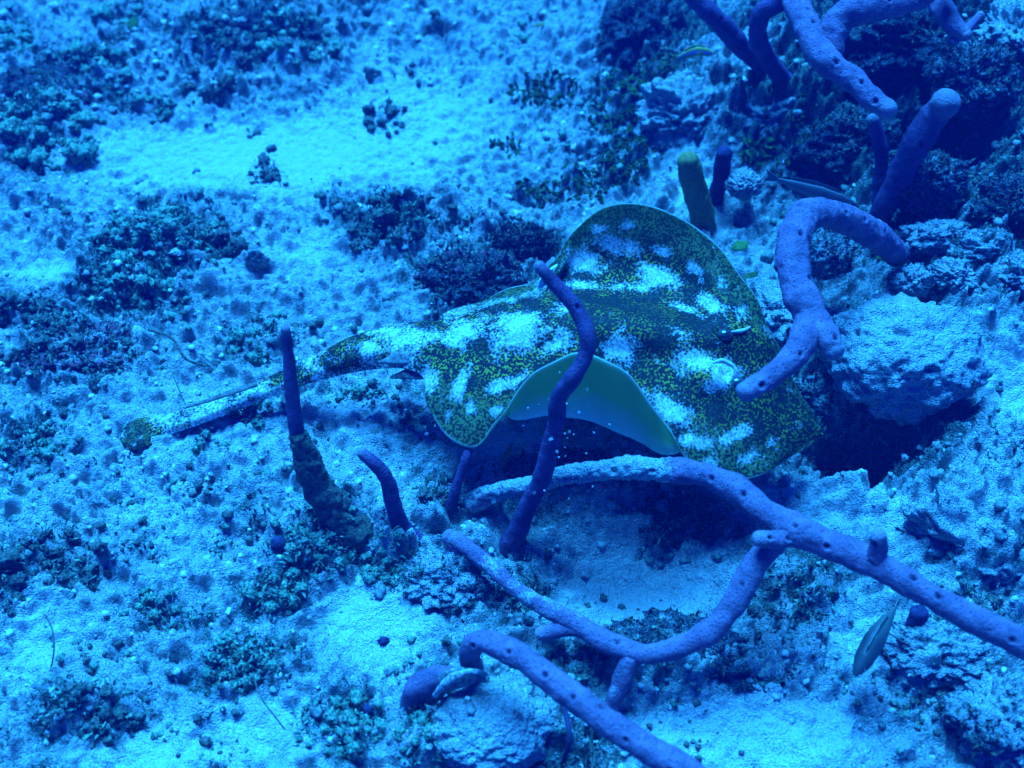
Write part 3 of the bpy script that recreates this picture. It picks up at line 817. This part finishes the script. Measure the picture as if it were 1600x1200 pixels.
# brow, eye sockets and spiracles stand up from the back
lift = blob([(1118, 592, 30, 20, 20, .010), (1140, 520, 26, 14, 10, .009), (1010, 514, 170, 26, 6, .011)]) - blob([(1152, 600, 9, 9, 0, .006), (1128, 588, 8, 10, 0, .005), (1128, 530, 12, 6, 10, .004)])
lift = lift * (np.abs(VV) < 0.72)
top = top + nrm * lift[..., None]
rip = 0.0016 * np.sin(np.arange(MS)[:, None] * 0.34 + VV * 5) * np.clip(np.abs(VV) - .55, 0, 1) * 2
rip[:int(MS * 11 / 28)] = 0
top = top + nrm * rip[..., None]
bot = top - nrm * tk[..., None]
PALE = [(912, 408, 30, 17, 10, 1), (1030, 432, 34, 17, 20, 1), (965, 384, 34, 13, 10, .9), (938, 357, 15, 7, 0, .7), (985, 352, 13, 7, 0, .7), (1036, 394, 15, 10, 20, .8),
        (1082, 416, 17, 11, 40, .8), (1126, 441, 13, 10, 40, .75), (1112, 478, 24, 14, 30, .9), (1072, 487, 44, 11, 25, .75), (1158, 492, 12, 15, 60, .75), (940, 447, 110, 8, 3, .75), (1200, 520, 16, 8, 60, .6),
        (812, 520, 44, 27, -10, 1), (722, 522, 36, 20, -20, .9), (800, 468, 50, 9, -12, .75), (720, 488, 40, 9, -15, .7), (640, 530, 44, 18, -8, .85), (575, 548, 32, 16, -18, .8),
        (720, 598, 11, 25, 25, .95), (788, 600, 28, 11, -25, .9), (735, 640, 9, 11, 0, .8), (775, 640, 12, 8, -30, .7), (690, 622, 6, 12, 0, .6), (665, 590, 18, 20, 0, .8), (700, 650, 5, 9, 0, .6),
        (968, 545, 24, 24, 40, .95), (880, 490, 22, 9, 0, .7), (868, 538, 30, 12, -20, .8), (1100, 572, 46, 20, 15, 1), (1125, 592, 36, 24, 0, .9), (1046, 640, 42, 22, 30, .95), (1085, 690, 22, 13, 10, .85),
        (1150, 680, 26, 12, -35, .8), (1058, 530, 20, 10, 30, .6), (975, 487, 9, 7, 0, .8), (1170, 712, 18, 8, -20, .7), (1205, 690, 14, 9, -30, .7), (1248, 660, 12, 9, 0, .7), (1190, 590, 16, 10, 30, .5), (1232, 610, 10, 10, 0, .5), (1110, 722, 18, 10, 0, .7),
        (480, 578, 20, 16, -20, .5), (400, 612, 40, 14, -18, .5), (320, 642, 46, 14, -16, .58), (268, 660, 22, 12, -20, .5)]
DARK = [(1005, 500, 95, 30, 8, .9), (1130, 640, 45, 22, 10, .5), (1170, 560, 45, 30, 20, .5), (1200, 640, 60, 40, 30, .45)]
tail_w = np.clip((690 - ppx) / 60, 0, 1)
pale = np.maximum(blob(PALE), tail_w * (0.60 - 0.75 * blob([(540, 548, 30, 30, 0, 1), (450, 588, 22, 22, 0, .8), (212, 677, 44, 44, 0, .62), (650, 505, 24, 14, 0, .7), (600, 560, 20, 10, 0, .5)]))) * 0.95 - 0.38 * blob(DARK) - 0.02
edge = np.abs(VV).copy()
ts = int(MS * 11 / 28)
edge[:ts] *= 0.35
edge = np.maximum(edge, 0.74 * blob([(212, 677, 34, 40, 0, 1)]))
edge[ts:ts + 30] *= np.linspace(.35, 1, 30)[:, None]
dark = blob(DARK)
# one closed skin: back, margin, belly
ringV = np.concatenate([top, bot[:, ::-1]], 1)
rl = 2 * MC
RV = ringV.reshape(-1, 3)
idx = np.arange(MS * rl).reshape(MS, rl)
F4 = np.stack([idx[:-1], np.roll(idx, -1, 1)[:-1], np.roll(idx, -1, 1)[1:], idx[1:]], -1).reshape(-1, 4)
nv = len(RV)
RV = np.concatenate([RV, [ringV[0].mean(0)], [ringV[-1].mean(0)]])
caps = np.concatenate([np.stack([np.roll(idx[0], -1), idx[0], np.full(rl, nv)], 1), np.stack([idx[-1], np.roll(idx[-1], -1), np.full(rl, nv + 1)], 1)])
cat2 = lambda a, b: np.append(np.concatenate([a, b[:, ::-1]], 1).ravel(), [0, 0])
bel = np.ones((MS, MC)); bel[:ts] = 0.0
bel[ts:ts + 20] *= np.linspace(0, 1, 20)[:, None]
ray = empty('stingray', P(1000, 540, .10))
tag(ray, 'spotted yellow-green stingray with pale blotches gliding over the seabed, near wing curled up', 'stingray')
body = mk('body', RV, [F4, caps], M_ray, attrs={'pale': cat2(pale, pale), 'belly': cat2(np.zeros((MS, MC)), bel), 'edge': cat2(edge, edge), 'darkband': cat2(dark, dark)})
under(body, ray)

def skin_at(px, py):
    """point of the ray's back seen at (px, py): the nearest to the camera"""
    d = (ppx - px) ** 2 + (ppy - py) ** 2
    i = np.unravel_index(np.argmin(d), d.shape)
    return top[i], nrm[i]

def ball(name, c, r, mat, parent, scale=(1, 1, 1), axis=None):
    V, Fc = ICO[3]
    V = V * np.array(scale) * r
    o = mk(name, V + np.asarray(c), Fc, mat)
    return under(o, parent)

eyes = []
for px, py, br in ((1153, 598, 1), (1131, 527, 0)):
    c, nn = skin_at(px, py)
    eyes.append(ball('eye', c + nn * 0.0015, 0.0058, M_eye, ray, (1.2, 1, .9)))
for ei, pts in zip((0, 1, 0), ([(1112, 572, 2), (1126, 566, 3.4), (1142, 571, 3.4), (1152, 584, 2)], [(1135, 523, 1.5), (1148, 522, 3), (1162, 518, 2.6), (1170, 514, 1.5)], [(1124, 574, 2), (1130, 590, 2.6), (1133, 605, 1.5)])):
    wp = []
    for px, py, r in pts:
        c, nn = skin_at(px, py)
        c = c + nn * 0.0003
        x, y = project(c[None]); wp.append((float(x[0]), float(y[0]), c[2], r))
    tube('brow', wp, M_brow, eyes[ei], seed=3, tips=False, cap0=True, res=14)

def blade(name, pts, mat, parent, wids, thick_=0.0012, nrm_hint=(0, -.3, 1)):
    """thin fleshy blade along a path of (px, py, z) with half widths in pixels"""
    C = np.array([[*P(*p), w_ * mpp(P(*p))] for p, w_ in zip(pts, wids)])
    S, L = spline(C, 26)
    c, wd = S[:, :3], np.clip(S[:, 3], 0.0002, None)
    T = np.gradient(c, axis=0); T /= np.linalg.norm(T, axis=1)[:, None]
    side = np.cross(T, np.array(nrm_hint)); side /= np.linalg.norm(side, axis=1)[:, None]
    nn = np.cross(side, T)
    k = 12
    th = np.linspace(0, 2 * math.pi, k, endpoint=False)
    V = c[:, None] + side[:, None] * (np.cos(th)[None, :, None] * wd[:, None, None]) + nn[:, None] * (np.sin(th)[None, :, None] * (thick_ + 0.10 * wd)[:, None, None])
    n = len(c); ix = np.arange(n * k).reshape(n, k)
    F = np.stack([ix[:-1], ix[1:], np.roll(ix, -1, 1)[1:], np.roll(ix, -1, 1)[:-1]], -1).reshape(-1, 4)[:, ::-1]
    V = V.reshape(-1, 3); m0 = len(V)
    V = np.concatenate([V, [c[0]], [c[-1]]])
    T3 = np.concatenate([np.stack([ix[0], np.roll(ix[0], -1), np.full(k, m0)], 1), np.stack([np.roll(ix[-1], -1), ix[-1], np.full(k, m0 + 1)], 1)])
    o = mk(name, V, [F, T3], mat)
    if parent is not None: under(o, parent)
    return o

blade('pelvic_fin', [(690, 556, .090), (655, 556, .088), (622, 560, .084), (592, 566, .078)], M_fin, ray, [10, 13, 10, 2])
blade('pelvic_fin', [(688, 575, .086), (660, 580, .080), (635, 584, .074), (610, 590, .066)], M_fin, ray, [12, 14, 9, 2])
blade('tail_spine', [(402, 600, .043), (370, 610, .043), (330, 624, .042), (288, 638, .041)], M_spine, ray, [4, 5, 4, .8], 0.0008)

# ------------------------------------------------------------------ algae, rubble and other small growth
BOB = [lumpy(2, s, 1.15, 2.3 + .25 * (s % 4)) for s in range(12)]
RUB = [lumpy(1, s + 30, .75, 1.3) for s in range(14)]

def ellipse_pts(px, py, rx, ry, n, r, lift=0.0):
    z0 = hit(px, py)[2]
    a, q = r.uniform(0, 2 * math.pi, n), np.sqrt(r.uniform(0, 1, n)) * r.uniform(.75, 1.15, n)
    out = np.array([P(px + rx * qq * math.cos(t), py + ry * qq * math.sin(t), z0) for t, qq in zip(a, q)])
    out[:, 2] = hz(out[:, 0], out[:, 1])
    return out

CLUMPS = [  # px, py, rx, ry, count, size px, label, material
    (70, 200, 85, 55, 60, 15, 'dense dark clump of round algae at the left edge near the top', 0),
    (145, 115, 65, 32, 30, 12, 'algae bobbles on the slope above the bare sand strip', 0),
    (330, 90, 60, 55, 40, 12, 'brownish algae heap left of the dark top mound', 1),
    (460, 60, 80, 45, 40, 11, 'turfy algae heap spilling over the top edge', 0),
    (230, 175, 40, 22, 14, 9, 'little algae group at the upper rim of the bare sand strip', 0),
    (250, 370, 100, 45, 75, 11, 'large round algae patch in the left middle', 0),
    (200, 445, 70, 35, 40, 11, 'algae patch below the large left one', 0),
    (330, 380, 50, 28, 25, 11, 'darker algae bunch at the right end of the large left patch', 1),
    (600, 185, 35, 28, 12, 10, 'small dark algae tuft alone in the open sand', 1),
    (630, 350, 90, 30, 50, 9, 'brown turf tufts on the rubble ridge in the sand', 1),
    (120, 550, 85, 50, 55, 11, 'reddish brown algae heap above the tail tip', 1),
    (45, 480, 60, 30, 24, 11, 'brown algae fringe at the left edge, half way down', 1),
    (400, 540, 60, 28, 26, 9, 'algae line just above the tail', 0),
    (330, 690, 40, 12, 10, 8, 'few algae bobbles under the tail', 0),
    (390, 640, 36, 22, 20, 9, 'green algae tuft between tail and upright sponge', 0),
    (560, 620, 50, 12, 20, 7, 'narrow green algae row below the tail root', 0),
    (60, 700, 60, 45, 26, 12, 'loose algae patch left of the tail fin', 0),
    (110, 880, 70, 40, 40, 11, 'dark blue-green algae patch low on the left', 1),
    (15, 900, 25, 50, 18, 12, 'dark algae cut by the left edge', 1),
    (500, 840, 70, 55, 70, 10, 'green algae mass at the foot of the upright sponge', 0),
    (430, 920, 60, 26, 34, 10, 'algae band leading down from the sponge foot', 0),
    (380, 1040, 65, 35, 46, 11, 'algae patch in the lower left sand', 0),
    (150, 1110, 70, 38, 40, 11, 'dark algae heap near the bottom left', 1),
    (260, 960, 70, 30, 22, 10, 'thin algae scatter above the lower left patch', 0),
    (620, 890, 60, 32, 34, 9, 'green algae around the cracked rock', 0),
    (530, 1130, 70, 45, 36, 12, 'algae bobbles along the bottom edge', 0),
    (660, 1150, 45, 40, 26, 11, 'algae next to the pale round rock', 0),
    (900, 1040, 60, 35, 26, 9, 'dark turf tuft in the shade of the curved branch', 1),
    (820, 930, 40, 40, 24, 9, 'algae on the left rim of the sandy hollow', 1),
    (200, 30, 60, 20, 16, 11, 'algae strip along the top edge', 0),
    (20, 60, 40, 50, 20, 11, 'algae in the very top left corner', 0),
    (1230, 940, 70, 40, 34, 9, 'shaded turf tufts right of the curved branch', 1),
    (1500, 960, 60, 40, 30, 9, 'turf tufts under the long branch near the edge', 1),
    (690, 770, 40, 30, 20, 9, 'brown tufts around the thin sponge stalk', 1),
    (410, 275, 30, 22, 12, 9, 'small grey tuft in the sand right of the crack', 1),
]
CLUMP_ROOTS = []
def bob_mesh(k, mat):
    V, Fc = BOB[k]
    o = mk('algae_bobble', V, Fc, mat)
    me = o.data
    bpy.data.objects.remove(o)
    return me
BOBM = [[bob_mesh(k, m_) for k in range(len(BOB))] for m_ in (M_algae, M_algae_b)]
for i, (px, py, rx, ry, n, s, lab, mi) in enumerate(CLUMPS):
    r = np.random.default_rng(500 + i)
    n = int(n * 1.35)
    c0 = hit(px, py)
    root = tag(empty('algae_clump', c0), lab, 'algae', 'clumps of round algae')
    CLUMP_ROOTS.append(root)
    pts = ellipse_pts(px, py, rx, ry, n, r)
    k = mpp(c0)
    sizes = s * k * np.clip(r.lognormal(-.50, .45, n), .25, 1.4) * 0.88
    for p, z_ in zip(pts, sizes):
        o = bpy.data.objects.new('algae_bobble', BOBM[mi][r.integers(len(BOB))])
        q = r.normal(size=4)
        o.rotation_mode = 'QUATERNION'
        o.rotation_quaternion = q / np.linalg.norm(q)
        o.scale = (z_, z_ * r.uniform(.75, 1), z_ * r.uniform(.7, 1))
        o.location = Vector(p - c0) + Vector((0, 0, z_ * r.uniform(-.1, .6)))
        o.parent = root
        col.objects.link(o)

# scattered small bobbles and rubble that nobody could count
def P_arr(px, py):
    d = FW[None] + RT[None] * ((px - 800) / 800 * TH)[:, None] + UP[None] * ((600 - py) / 800 * TH)[:, None]
    return CAM[None] + d * (-CAM[2] / d[:, 2])[:, None]
def at_grid(G, p):
    return G[np.clip(np.searchsorted(xs, p[:, 0]) - 1, 0, nx - 1), np.clip(np.searchsorted(ys, p[:, 1]) - 1, 0, ny - 1)]
def scatter(n, density, seed):
    r = np.random.default_rng(seed)
    out = np.zeros((0, 3))
    while len(out) < n:
        px, py = r.uniform(-120, 1720, 8000), r.uniform(-60, 1300, 8000)
        p = P_arr(px, py)
        out = np.concatenate([out, p[r.random(8000) < density(px, py, p)]])
    out = out[:n]
    out[:, 2] = hz(out[:, 0], out[:, 1])
    return out, r
def sizes_at(pts, px_size):
    return ((pts - CAM) @ FW) * TH / 800 * px_size

def dens_bob(a, b, p):
    q = perlin(p[:, 0] * 11 + 2, p[:, 1] * 11)
    q2 = perlin(p[:, 0] * 30 + 2, p[:, 1] * 30)
    base = np.where(a < 720, np.where(b > 420, .10, -.05), -.15)
    return np.clip((base + 2.0 * q + 1.6 * q2) * (1 - .9 * at_grid(sandm, p)), 0, 1)
pts, r = scatter(800, dens_bob, 61)
sz = sizes_at(pts, 1.8 + 5 * r.random(len(pts)) ** 2.2)
pts[:, 2] += sz * .3
V, Fc = gather([lumpy(1, s, 1.2, 2.2) for s in range(8)], pts, sz, r, .85)
tag(mk('algae_scatter', V, Fc, M_algae), 'tiny green algae bobbles strewn over the rubble', 'algae', kind='stuff')
pts, r = scatter(900, dens_bob, 64)
sz = sizes_at(pts, 2.0 + 6 * r.random(len(pts)) ** 2.2)
pts[:, 2] += sz * .3
V, Fc = gather([lumpy(1, s, 1.2, 2.2) for s in range(8)], pts, sz, r, .7)
tag(mk('brown_turf_scatter', V, Fc, M_algae_b), 'tiny brown turf tufts strewn over the rubble', 'algae', kind='stuff')

def dens_rub(a, b, p):
    return np.clip(.5 + perlin(p[:, 0] * 8 + 9, p[:, 1] * 8) - .8 * at_grid(sandm, p), .01, 1)
pts, r = scatter(4200, dens_rub, 62)
sz = sizes_at(pts, 1.4 + 6 * r.random(len(pts)) ** 3.2)
V, Fc = gather(RUB, pts, sz, r, .6, .12)
tag(mk('coral_rubble', V, Fc, M_rub), 'loose pale coral rubble strewn on the seabed', 'rubble', kind='stuff')
pts, r = scatter(1700, lambda a, b, p: np.clip(at_grid(turfm, p), 0, 1), 63)
sz = sizes_at(pts, 2.5 + 8 * r.random(len(pts)) ** 2.4)
V, Fc = gather(RUB, pts, sz, r, .7, .0)
tag(mk('turfed_rubble', V, Fc, M_rub_d), 'dark turf-covered coral rubble between the rocks', 'rubble', kind='stuff')

# short hairy turf on the mats, the clumps and the darker rocks
def turf(name, pts, length, mat, label, seed):
    r = np.random.default_rng(seed)
    n = len(pts)
    up = r.normal(size=(n, 3)) * .75 + np.array([0, 0, .8])
    up /= np.linalg.norm(up, axis=1)[:, None]
    sd = np.cross(up, r.normal(size=(n, 3))); sd /= np.linalg.norm(sd, axis=1)[:, None] + 1e-9
    nn = np.cross(up, sd)
    L = length * r.uniform(.4, 1.3, n)[:, None]; W = L * r.uniform(.10, .22, n)[:, None]
    a = pts - up * L * .2
    mid = a + up * L * .65 + nn * L * r.normal(0, .12, n)[:, None]
    tip = a + up * L * 1.15 + nn * L * r.normal(0, .35, n)[:, None]
    V = np.stack([a - sd * W, a + sd * W, mid + sd * W * 1.1, tip, mid - sd * W * 1.1], 1).reshape(-1, 3)
    o = (np.arange(n) * 5)[:, None]
    F3 = np.concatenate([o + np.array([[0, 1, 2]]), o + np.array([[0, 2, 4]]), o + np.array([[4, 2, 3]])])
    return tag(mk(name, V, F3, mat, smooth=False), label, 'algae', kind='stuff')
bp, r = scatter(17000, lambda a, b, p: np.clip((at_grid(cover, p) - .35) * 1.6, 0, 1) ** 1.5, 71)
turf('algal_turf', bp, sizes_at(bp, 9)[:, None].mean(), M_algae_b, 'short brown turf growing in mats over the seabed', 72)
cl = np.concatenate([np.array([list(o.matrix_parent_inverse @ o.location) for o in rt.children]) + np.array(rt.location) for rt in CLUMP_ROOTS])
r = np.random.default_rng(73)
cp = cl[r.integers(len(cl), size=11000)] + r.normal(0, .0065, (11000, 3)) * np.array([1, 1, .55])
turf('green_fuzz', cp, .0052, M_algae, 'fine green fronds growing through the round algae clumps', 74)
rp = np.concatenate(ROCK_PTS)
rp = rp[r.integers(len(rp), size=16000)] + r.normal(0, .001, (16000, 3))
turf('rock_turf', rp, .0062, M_foul, 'dark hairy turf covering the reef rocks', 75)

# leafy dark green algae of many tiny blades
def leaf_patch(px, py, rx, ry, n, s, label, seed, mat=M_leaf):
    r = np.random.default_rng(seed)
    c0 = hit(px, py); k = mpp(c0)
    pts = ellipse_pts(px, py, rx, ry, n, r)
    Vs, Fs, off = [], [], 0
    th = np.linspace(0, 2 * math.pi, 7)[:-1]
    disc = np.stack([np.cos(th), np.sin(th), 0.15 * np.cos(2 * th)], 1)
    for p in pts:
        m_ = rotm(r); q = disc * np.array([1, r.uniform(.5, .9), 1]) @ m_.T * s * k * r.uniform(.5, 1.1)
        nn = m_[:, 2] * 0.0006
        base = p - c0 + np.array([0, 0, s * k * r.uniform(.2, 1.2)])
        Vs += [q + base + nn, q + base - nn]
        a = np.arange(6)
        Fs += [np.array([[0, 1, 2], [0, 2, 3], [0, 3, 4], [0, 4, 5]]) + off, np.array([[2, 1, 0], [3, 2, 0], [4, 3, 0], [5, 4, 0]]) + off + 6,
               np.stack([a, (a + 1) % 6, (a + 1) % 6 + 6], 1)[:, ::-1] + off, np.stack([a, (a + 1) % 6 + 6, a + 6], 1)[:, ::-1] + off]
        off += 12
    o = mk('leafy_algae', np.concatenate(Vs), np.concatenate(Fs), mat, smooth=False)
    o.location = c0
    return tag(o, label, 'algae', 'leafy green algae')

leaf_patch(850, 150, 55, 30, 150, 6, 'dark leafy algae speckling the sand above the far wing', 1)
leaf_patch(965, 170, 42, 48, 150, 6, 'dark leafy algae beside the pale crumbly rock', 2)
leaf_patch(985, 235, 40, 40, 130, 6, 'dark leafy algae behind the tip of the far wing', 3)
leaf_patch(930, 285, 60, 26, 150, 6, 'dark leafy algae band along the far wing', 4)
leaf_patch(840, 305, 40, 20, 70, 6, 'dark leafy algae at the rear of the far wing', 5)
leaf_patch(790, 235, 24, 16, 24, 7, 'small leafy algae sprig in the sand', 6)
leaf_patch(1385, 375, 40, 35, 90, 7, 'dark leafy algae hanging beside the arched sponge', 7)
leaf_patch(1185, 240, 34, 18, 40, 9, 'pale-rimmed leafy algae right of the olive finger sponge', 8, M_leafy)
leaf_patch(1235, 245, 50, 40, 80, 6, 'dark leafy algae on the shaded rock above the arch', 9)
leaf_patch(1030, 130, 40, 30, 70, 6, 'dark leafy algae at the foot of the tall dark rock', 10)

def leaf(px, py, z, w_, l_, ang, label, mat=M_leafy):
    a = R(ang); c = P(px, py, z)
    pts = [(px - math.cos(a) * l_ * t, py + math.sin(a) * l_ * t, z + .004 * (1 - t * t)) for t in (-1, -.4, .3, 1)]
    o = blade('algae_leaf', pts, mat, None, [w_ * .25, w_, w_ * .9, w_ * .2], 0.0006)
    return tag(o, label, 'algae', 'single algae leaves')
leaf(1155, 384, .05, 9, 14, 20, 'single bright green leaf at the rim of the far wing')
leaf(1170, 435, .04, 8, 16, 35, 'dark green leaf under the rim of the far wing', M_leaf)
leaf(790, 715, .025, 5, 26, 65, 'olive leaf in the sand below the near wing', M_olive)
leaf(207, 38, .012, 9, 12, 80, 'short green tuft leaf in the sand near the top', M_leaf)
leaf(845, 38, .01, 4, 16, 10, 'slim olive leaf lying on the sand at the top', M_olive)

# ------------------------------------------------------------------ fish
def fish_material(name, back, belly_, stripe=None):
    m, n, b = mat_base(name)
    hgt = attr(n, 'height')
    co = N(n, 'ShaderNodeTexCoord').outputs['Object']
    nz = noise_node(n, co, 260, 2, .6)
    c = ramp(n, hgt, [(0.25, belly_), (0.42, stripe or belly_), (0.55, stripe or back), (0.7, back)])
    c = mixc(n, math_node(n, 'MULTIPLY', nz, .3), c, tuple(v * .4 for v in back))
    n.links.new(c, b.inputs['Base Color'])
    b.inputs['Roughness'].default_value = .5
    return m

def fish(tail_p, head_p, height_px, label, mat, bend=0.0, name='small_fish', wide=.5):
    a, h = P(*tail_p), P(*head_p)
    L = np.linalg.norm(h - a); ax = (h - a) / L
    upv = np.array([0, .25, 1.0]); upv -= ax * np.dot(upv, ax); upv /= np.linalg.norm(upv)
    sd = np.cross(ax, upv)
    hm = height_px * mpp((a + h) / 2) / 2
    root = empty(name, a); tag(root, label, 'fish')
    n, k = 30, 16
    t = np.linspace(0, 1, n)
    prof = np.interp(t, [0, .06, .25, .55, .8, .93, 1], [.20, .26, .62, 1.0, .88, .5, .06])
    th = np.linspace(0, 2 * math.pi, k, endpoint=False)
    cen = a + ax * (t * L)[:, None] + upv * (bend * L * np.sin(t * math.pi))[:, None]
    V = cen[:, None] + upv * (np.cos(th)[None, :] * prof[:, None] * hm)[..., None] + sd * (np.sin(th)[None, :] * prof[:, None] * hm * wide)[..., None]
    ix = np.arange(n * k).reshape(n, k)
    F = np.stack([ix[:-1], ix[1:], np.roll(ix, -1, 1)[1:], np.roll(ix, -1, 1)[:-1]], -1).reshape(-1, 4)
    hgt = (0.5 + 0.5 * np.cos(th))[None].repeat(n, 0).ravel()
    m0 = n * k
    V = np.concatenate([V.reshape(-1, 3), [cen[0]], [cen[-1]]])
    T3 = np.concatenate([np.stack([ix[0], np.roll(ix[0], -1), np.full(k, m0)], 1), np.stack([np.roll(ix[-1], -1), ix[-1], np.full(k, m0 + 1)], 1)])
    under(mk('body', V, [F, T3], mat, attrs={'height': np.append(hgt, [.5, .5])}), root)
    def fin(nm, poly):
        p = np.array(poly); q = a + ax * (p[:, :1] * L) + upv * (p[:, 1:2] * hm + bend * L * np.sin(np.clip(p[:, :1], 0, 1) * math.pi)) + sd * (p[:, 2:3] * hm)
        m_ = len(p); w2 = sd * hm * .04
        V = np.concatenate([q + w2, q - w2]); i = np.arange(m_)
        Fq = np.stack([i, (i + 1) % m_, (i + 1) % m_ + m_, i + m_], 1)
        tri = np.array([[0, j, j + 1] for j in range(1, m_ - 1)])
        under(mk(nm, V, [Fq, tri, tri[:, ::-1] + m_], mat, smooth=False, attrs={'height': np.full(2 * m_, .8)}), root)
    fin('tail_fin', [(.04, .0, 0), (.02, .22, 0), (-.16, .75, 0), (-.12, .0, 0), (-.16, -.75, 0), (.02, -.22, 0)])
    fin('dorsal_fin', [(.25, .55, 0), (.2, .95, 0), (.45, 1.35, 0), (.72, 1.25, 0), (.78, .85, 0)])
    fin('anal_fin', [(.25, -.55, 0), (.2, -.95, 0), (.42, -1.25, 0), (.5, -.9, 0)])
    for s in (-1, 1):
        fin('pectoral_fin', [(.72, -.1, s * .4), (.58, .1, s * .75), (.52, -.35, s * .8), (.66, -.35, s * .45)])
        c = a + ax * (.91 * L) + upv * (.18 * hm + bend * L * math.sin(.91 * math.pi)) + sd * (s * .52 * wide * hm)
        ball('eye', c, hm * .13, M_eye, root)
    return root

fish((1058, 90, .10), (1116, 84, .105), 15, 'tiny slender fish with yellow and blue stripes beside the dark slanting sponge', fish_material('striped_fish', (0.40, 0.34, 0.04), (0.16, 0.20, 0.05), (0.35, 0.30, 0.80)), .12)
fish((1398, 950, .05), (1336, 1056, .05), 36, 'grey-green little fish nosing down below the long purple branch', fish_material('grey_fish', (0.05, 0.065, 0.05), (0.08, 0.10, 0.075)), .07, wide=.95)
fish((1215, 280, .12), (1340, 322, .125), 26, 'dim slender fish with a brownish head above the arched sponge', fish_material('dim_fish', (0.07, 0.07, 0.06), (0.10, 0.12, 0.10)))

# ------------------------------------------------------------------ odd bits
def nugget(name, px, py, z, rx, ry, rz, mat, label, cat, seed, amp=.4):
    V, Fc = lumpy(3, seed, amp, 1.6)
    c = hit(px, py); k = mpp(c)
    o = mk(name, V * np.array([rx, ry, rz]) * k, Fc, mat)
    o.location = c + np.array([0, 0, z])
    return tag(o, label, cat)
nugget('sponge_ball', 437, 857, .008, 12, 12, 11, M_darkblue, 'round violet sponge ball among the green algae', 'sponge', 71, .1)
nugget('dark_pebble', 600, 1003, .002, 9, 7, 6, M_darkblue, 'lone dark pebble on the lower sand', 'pebble', 72)
nugget('dark_pebble', 577, 1110, .002, 11, 9, 8, M_darkblue, 'dark pebble at the foot of the stubby sponge', 'pebble', 73)
nugget('shell_fragment', 582, 118, .003, 12, 6, 10, M_rub_d, 'dark angular shell fragment in the upper sand', 'shell', 74, .9)
nugget('coral_fragment', 404, 420, .008, 16, 8, 26, M_rub_d, 'upright brown coral fragment at the end of the left algae', 'coral', 75, .6)
nugget('coral_fragment', 330, 143, .003, 18, 8, 7, M_rub, 'flat grey coral fragment below the top mound', 'coral', 76, .6)
nugget('coral_fragment', 280, 405, .01, 13, 7, 5, M_rub, 'white coral chip on the large left algae patch', 'coral', 77, .5)

# curved valve of a shell at the bottom, rim edge up
def shell(px, py, z):
    root = empty('bivalve_shell', P(px, py, z)); tag(root, 'gaping dark shell with a white crusted rim by the pale round rock', 'shell')
    blade('valve', [(672, 1098, .02), (690, 1072, .045), (722, 1058, .055), (758, 1058, .05)], M_rub_d, root, [10, 19, 20, 6], .002, (0.2, -1, .5))
    tube('rim_crust', [(680, 1086, .045, 4), (695, 1068, .062, 6), (722, 1052, .072, 6), (745, 1049, .070, 4), (760, 1054, .064, 3)], M_crust, root, seed=9, holes=0, rough=.35, wob=.2, tips=False, cap0=True, res=16)
shell(690, 1095, .01)

def strand(pts, label, r=1.3, mat=M_foul):
    o = tube('sea_strand', [(a, b, z, r) for a, b, z in pts], mat, None, seed=int(pts[0][0]), tips=False, cap0=True, res=8)
    return tag(o, label, 'strand', 'thin strands on the seabed')
strand([(232, 515, .03), (268, 528, .035), (290, 560, .03), (320, 572, .02)], 'thin curved strand above the tail', 2.2)
strand([(70, 960, .02), (82, 985, .03), (84, 1020, .025), (78, 1050, .01)], 'thin dark strand low at the left')
strand([(395, 1055, .02), (408, 1090, .025), (430, 1120, .02), (445, 1140, .01)], 'thin dark strand in the lower left sand')
strand([(268, 580, .025), (280, 610, .025), (290, 632, .02)], 'fine strand beside the tail spine', .9)
strand([(1390, 990, .03), (1415, 1005, .03), (1445, 1012, .025), (1480, 1040, .02)], 'fine stalk beside the grey-green fish')
strand([(1380, 1012, .02), (1390, 1030, .025), (1392, 1050, .01)], 'short fine stalk under the grey-green fish')
strand([(870, 1060, .0), (880, 1100, .02), (890, 1150, .02), (880, 1190, .0)], 'dark strand beside the hooked sponge', 4, M_darkblue)

# sediment shaken loose by the ray
r = np.random.default_rng(90)
pts = []
for _ in range(26):
    px, py = r.normal(870, 32), r.normal(700, 50)
    pts.append(P(px, py, r.uniform(.13, .26)))
for _ in range(20):
    pts.append(P(r.uniform(600, 1300), r.uniform(350, 800), r.uniform(.18, .4)))
V, Fc = gather([ICO[0]], np.array(pts), r.uniform(.0003, .0007, len(pts)), r)
tag(mk('suspended_sediment', V, Fc, M_grain), 'fine pale sediment grains drifting in the water', 'sediment', kind='stuff')

# ------------------------------------------------------------------ the water itself
def haze():
    V = np.array([(x, y, z) for x in (-41, 41) for y in (-41, 41) for z in (-1.3, 1.15)], float)
    F = np.array([(0, 1, 3, 2), (4, 6, 7, 5), (0, 4, 5, 1), (2, 3, 7, 6), (0, 2, 6, 4), (1, 5, 7, 3)])
    m = bpy.data.materials.new('sea_water'); m.use_nodes = True
    n = m.node_tree; n.nodes.clear()
    v = n.nodes.new('ShaderNodeVolumePrincipled'); o = n.nodes.new('ShaderNodeOutputMaterial')
    v.inputs['Color'].default_value = (0.01, 0.12, 0.9, 1)
    v.inputs['Density'].default_value = 0.045
    n.links.new(v.outputs[0], o.inputs['Volume'])
    ob = mk('haze', V, F, m, smooth=False)
    tag(ob, 'clear blue sea water over the reef', kind='stuff')
haze()
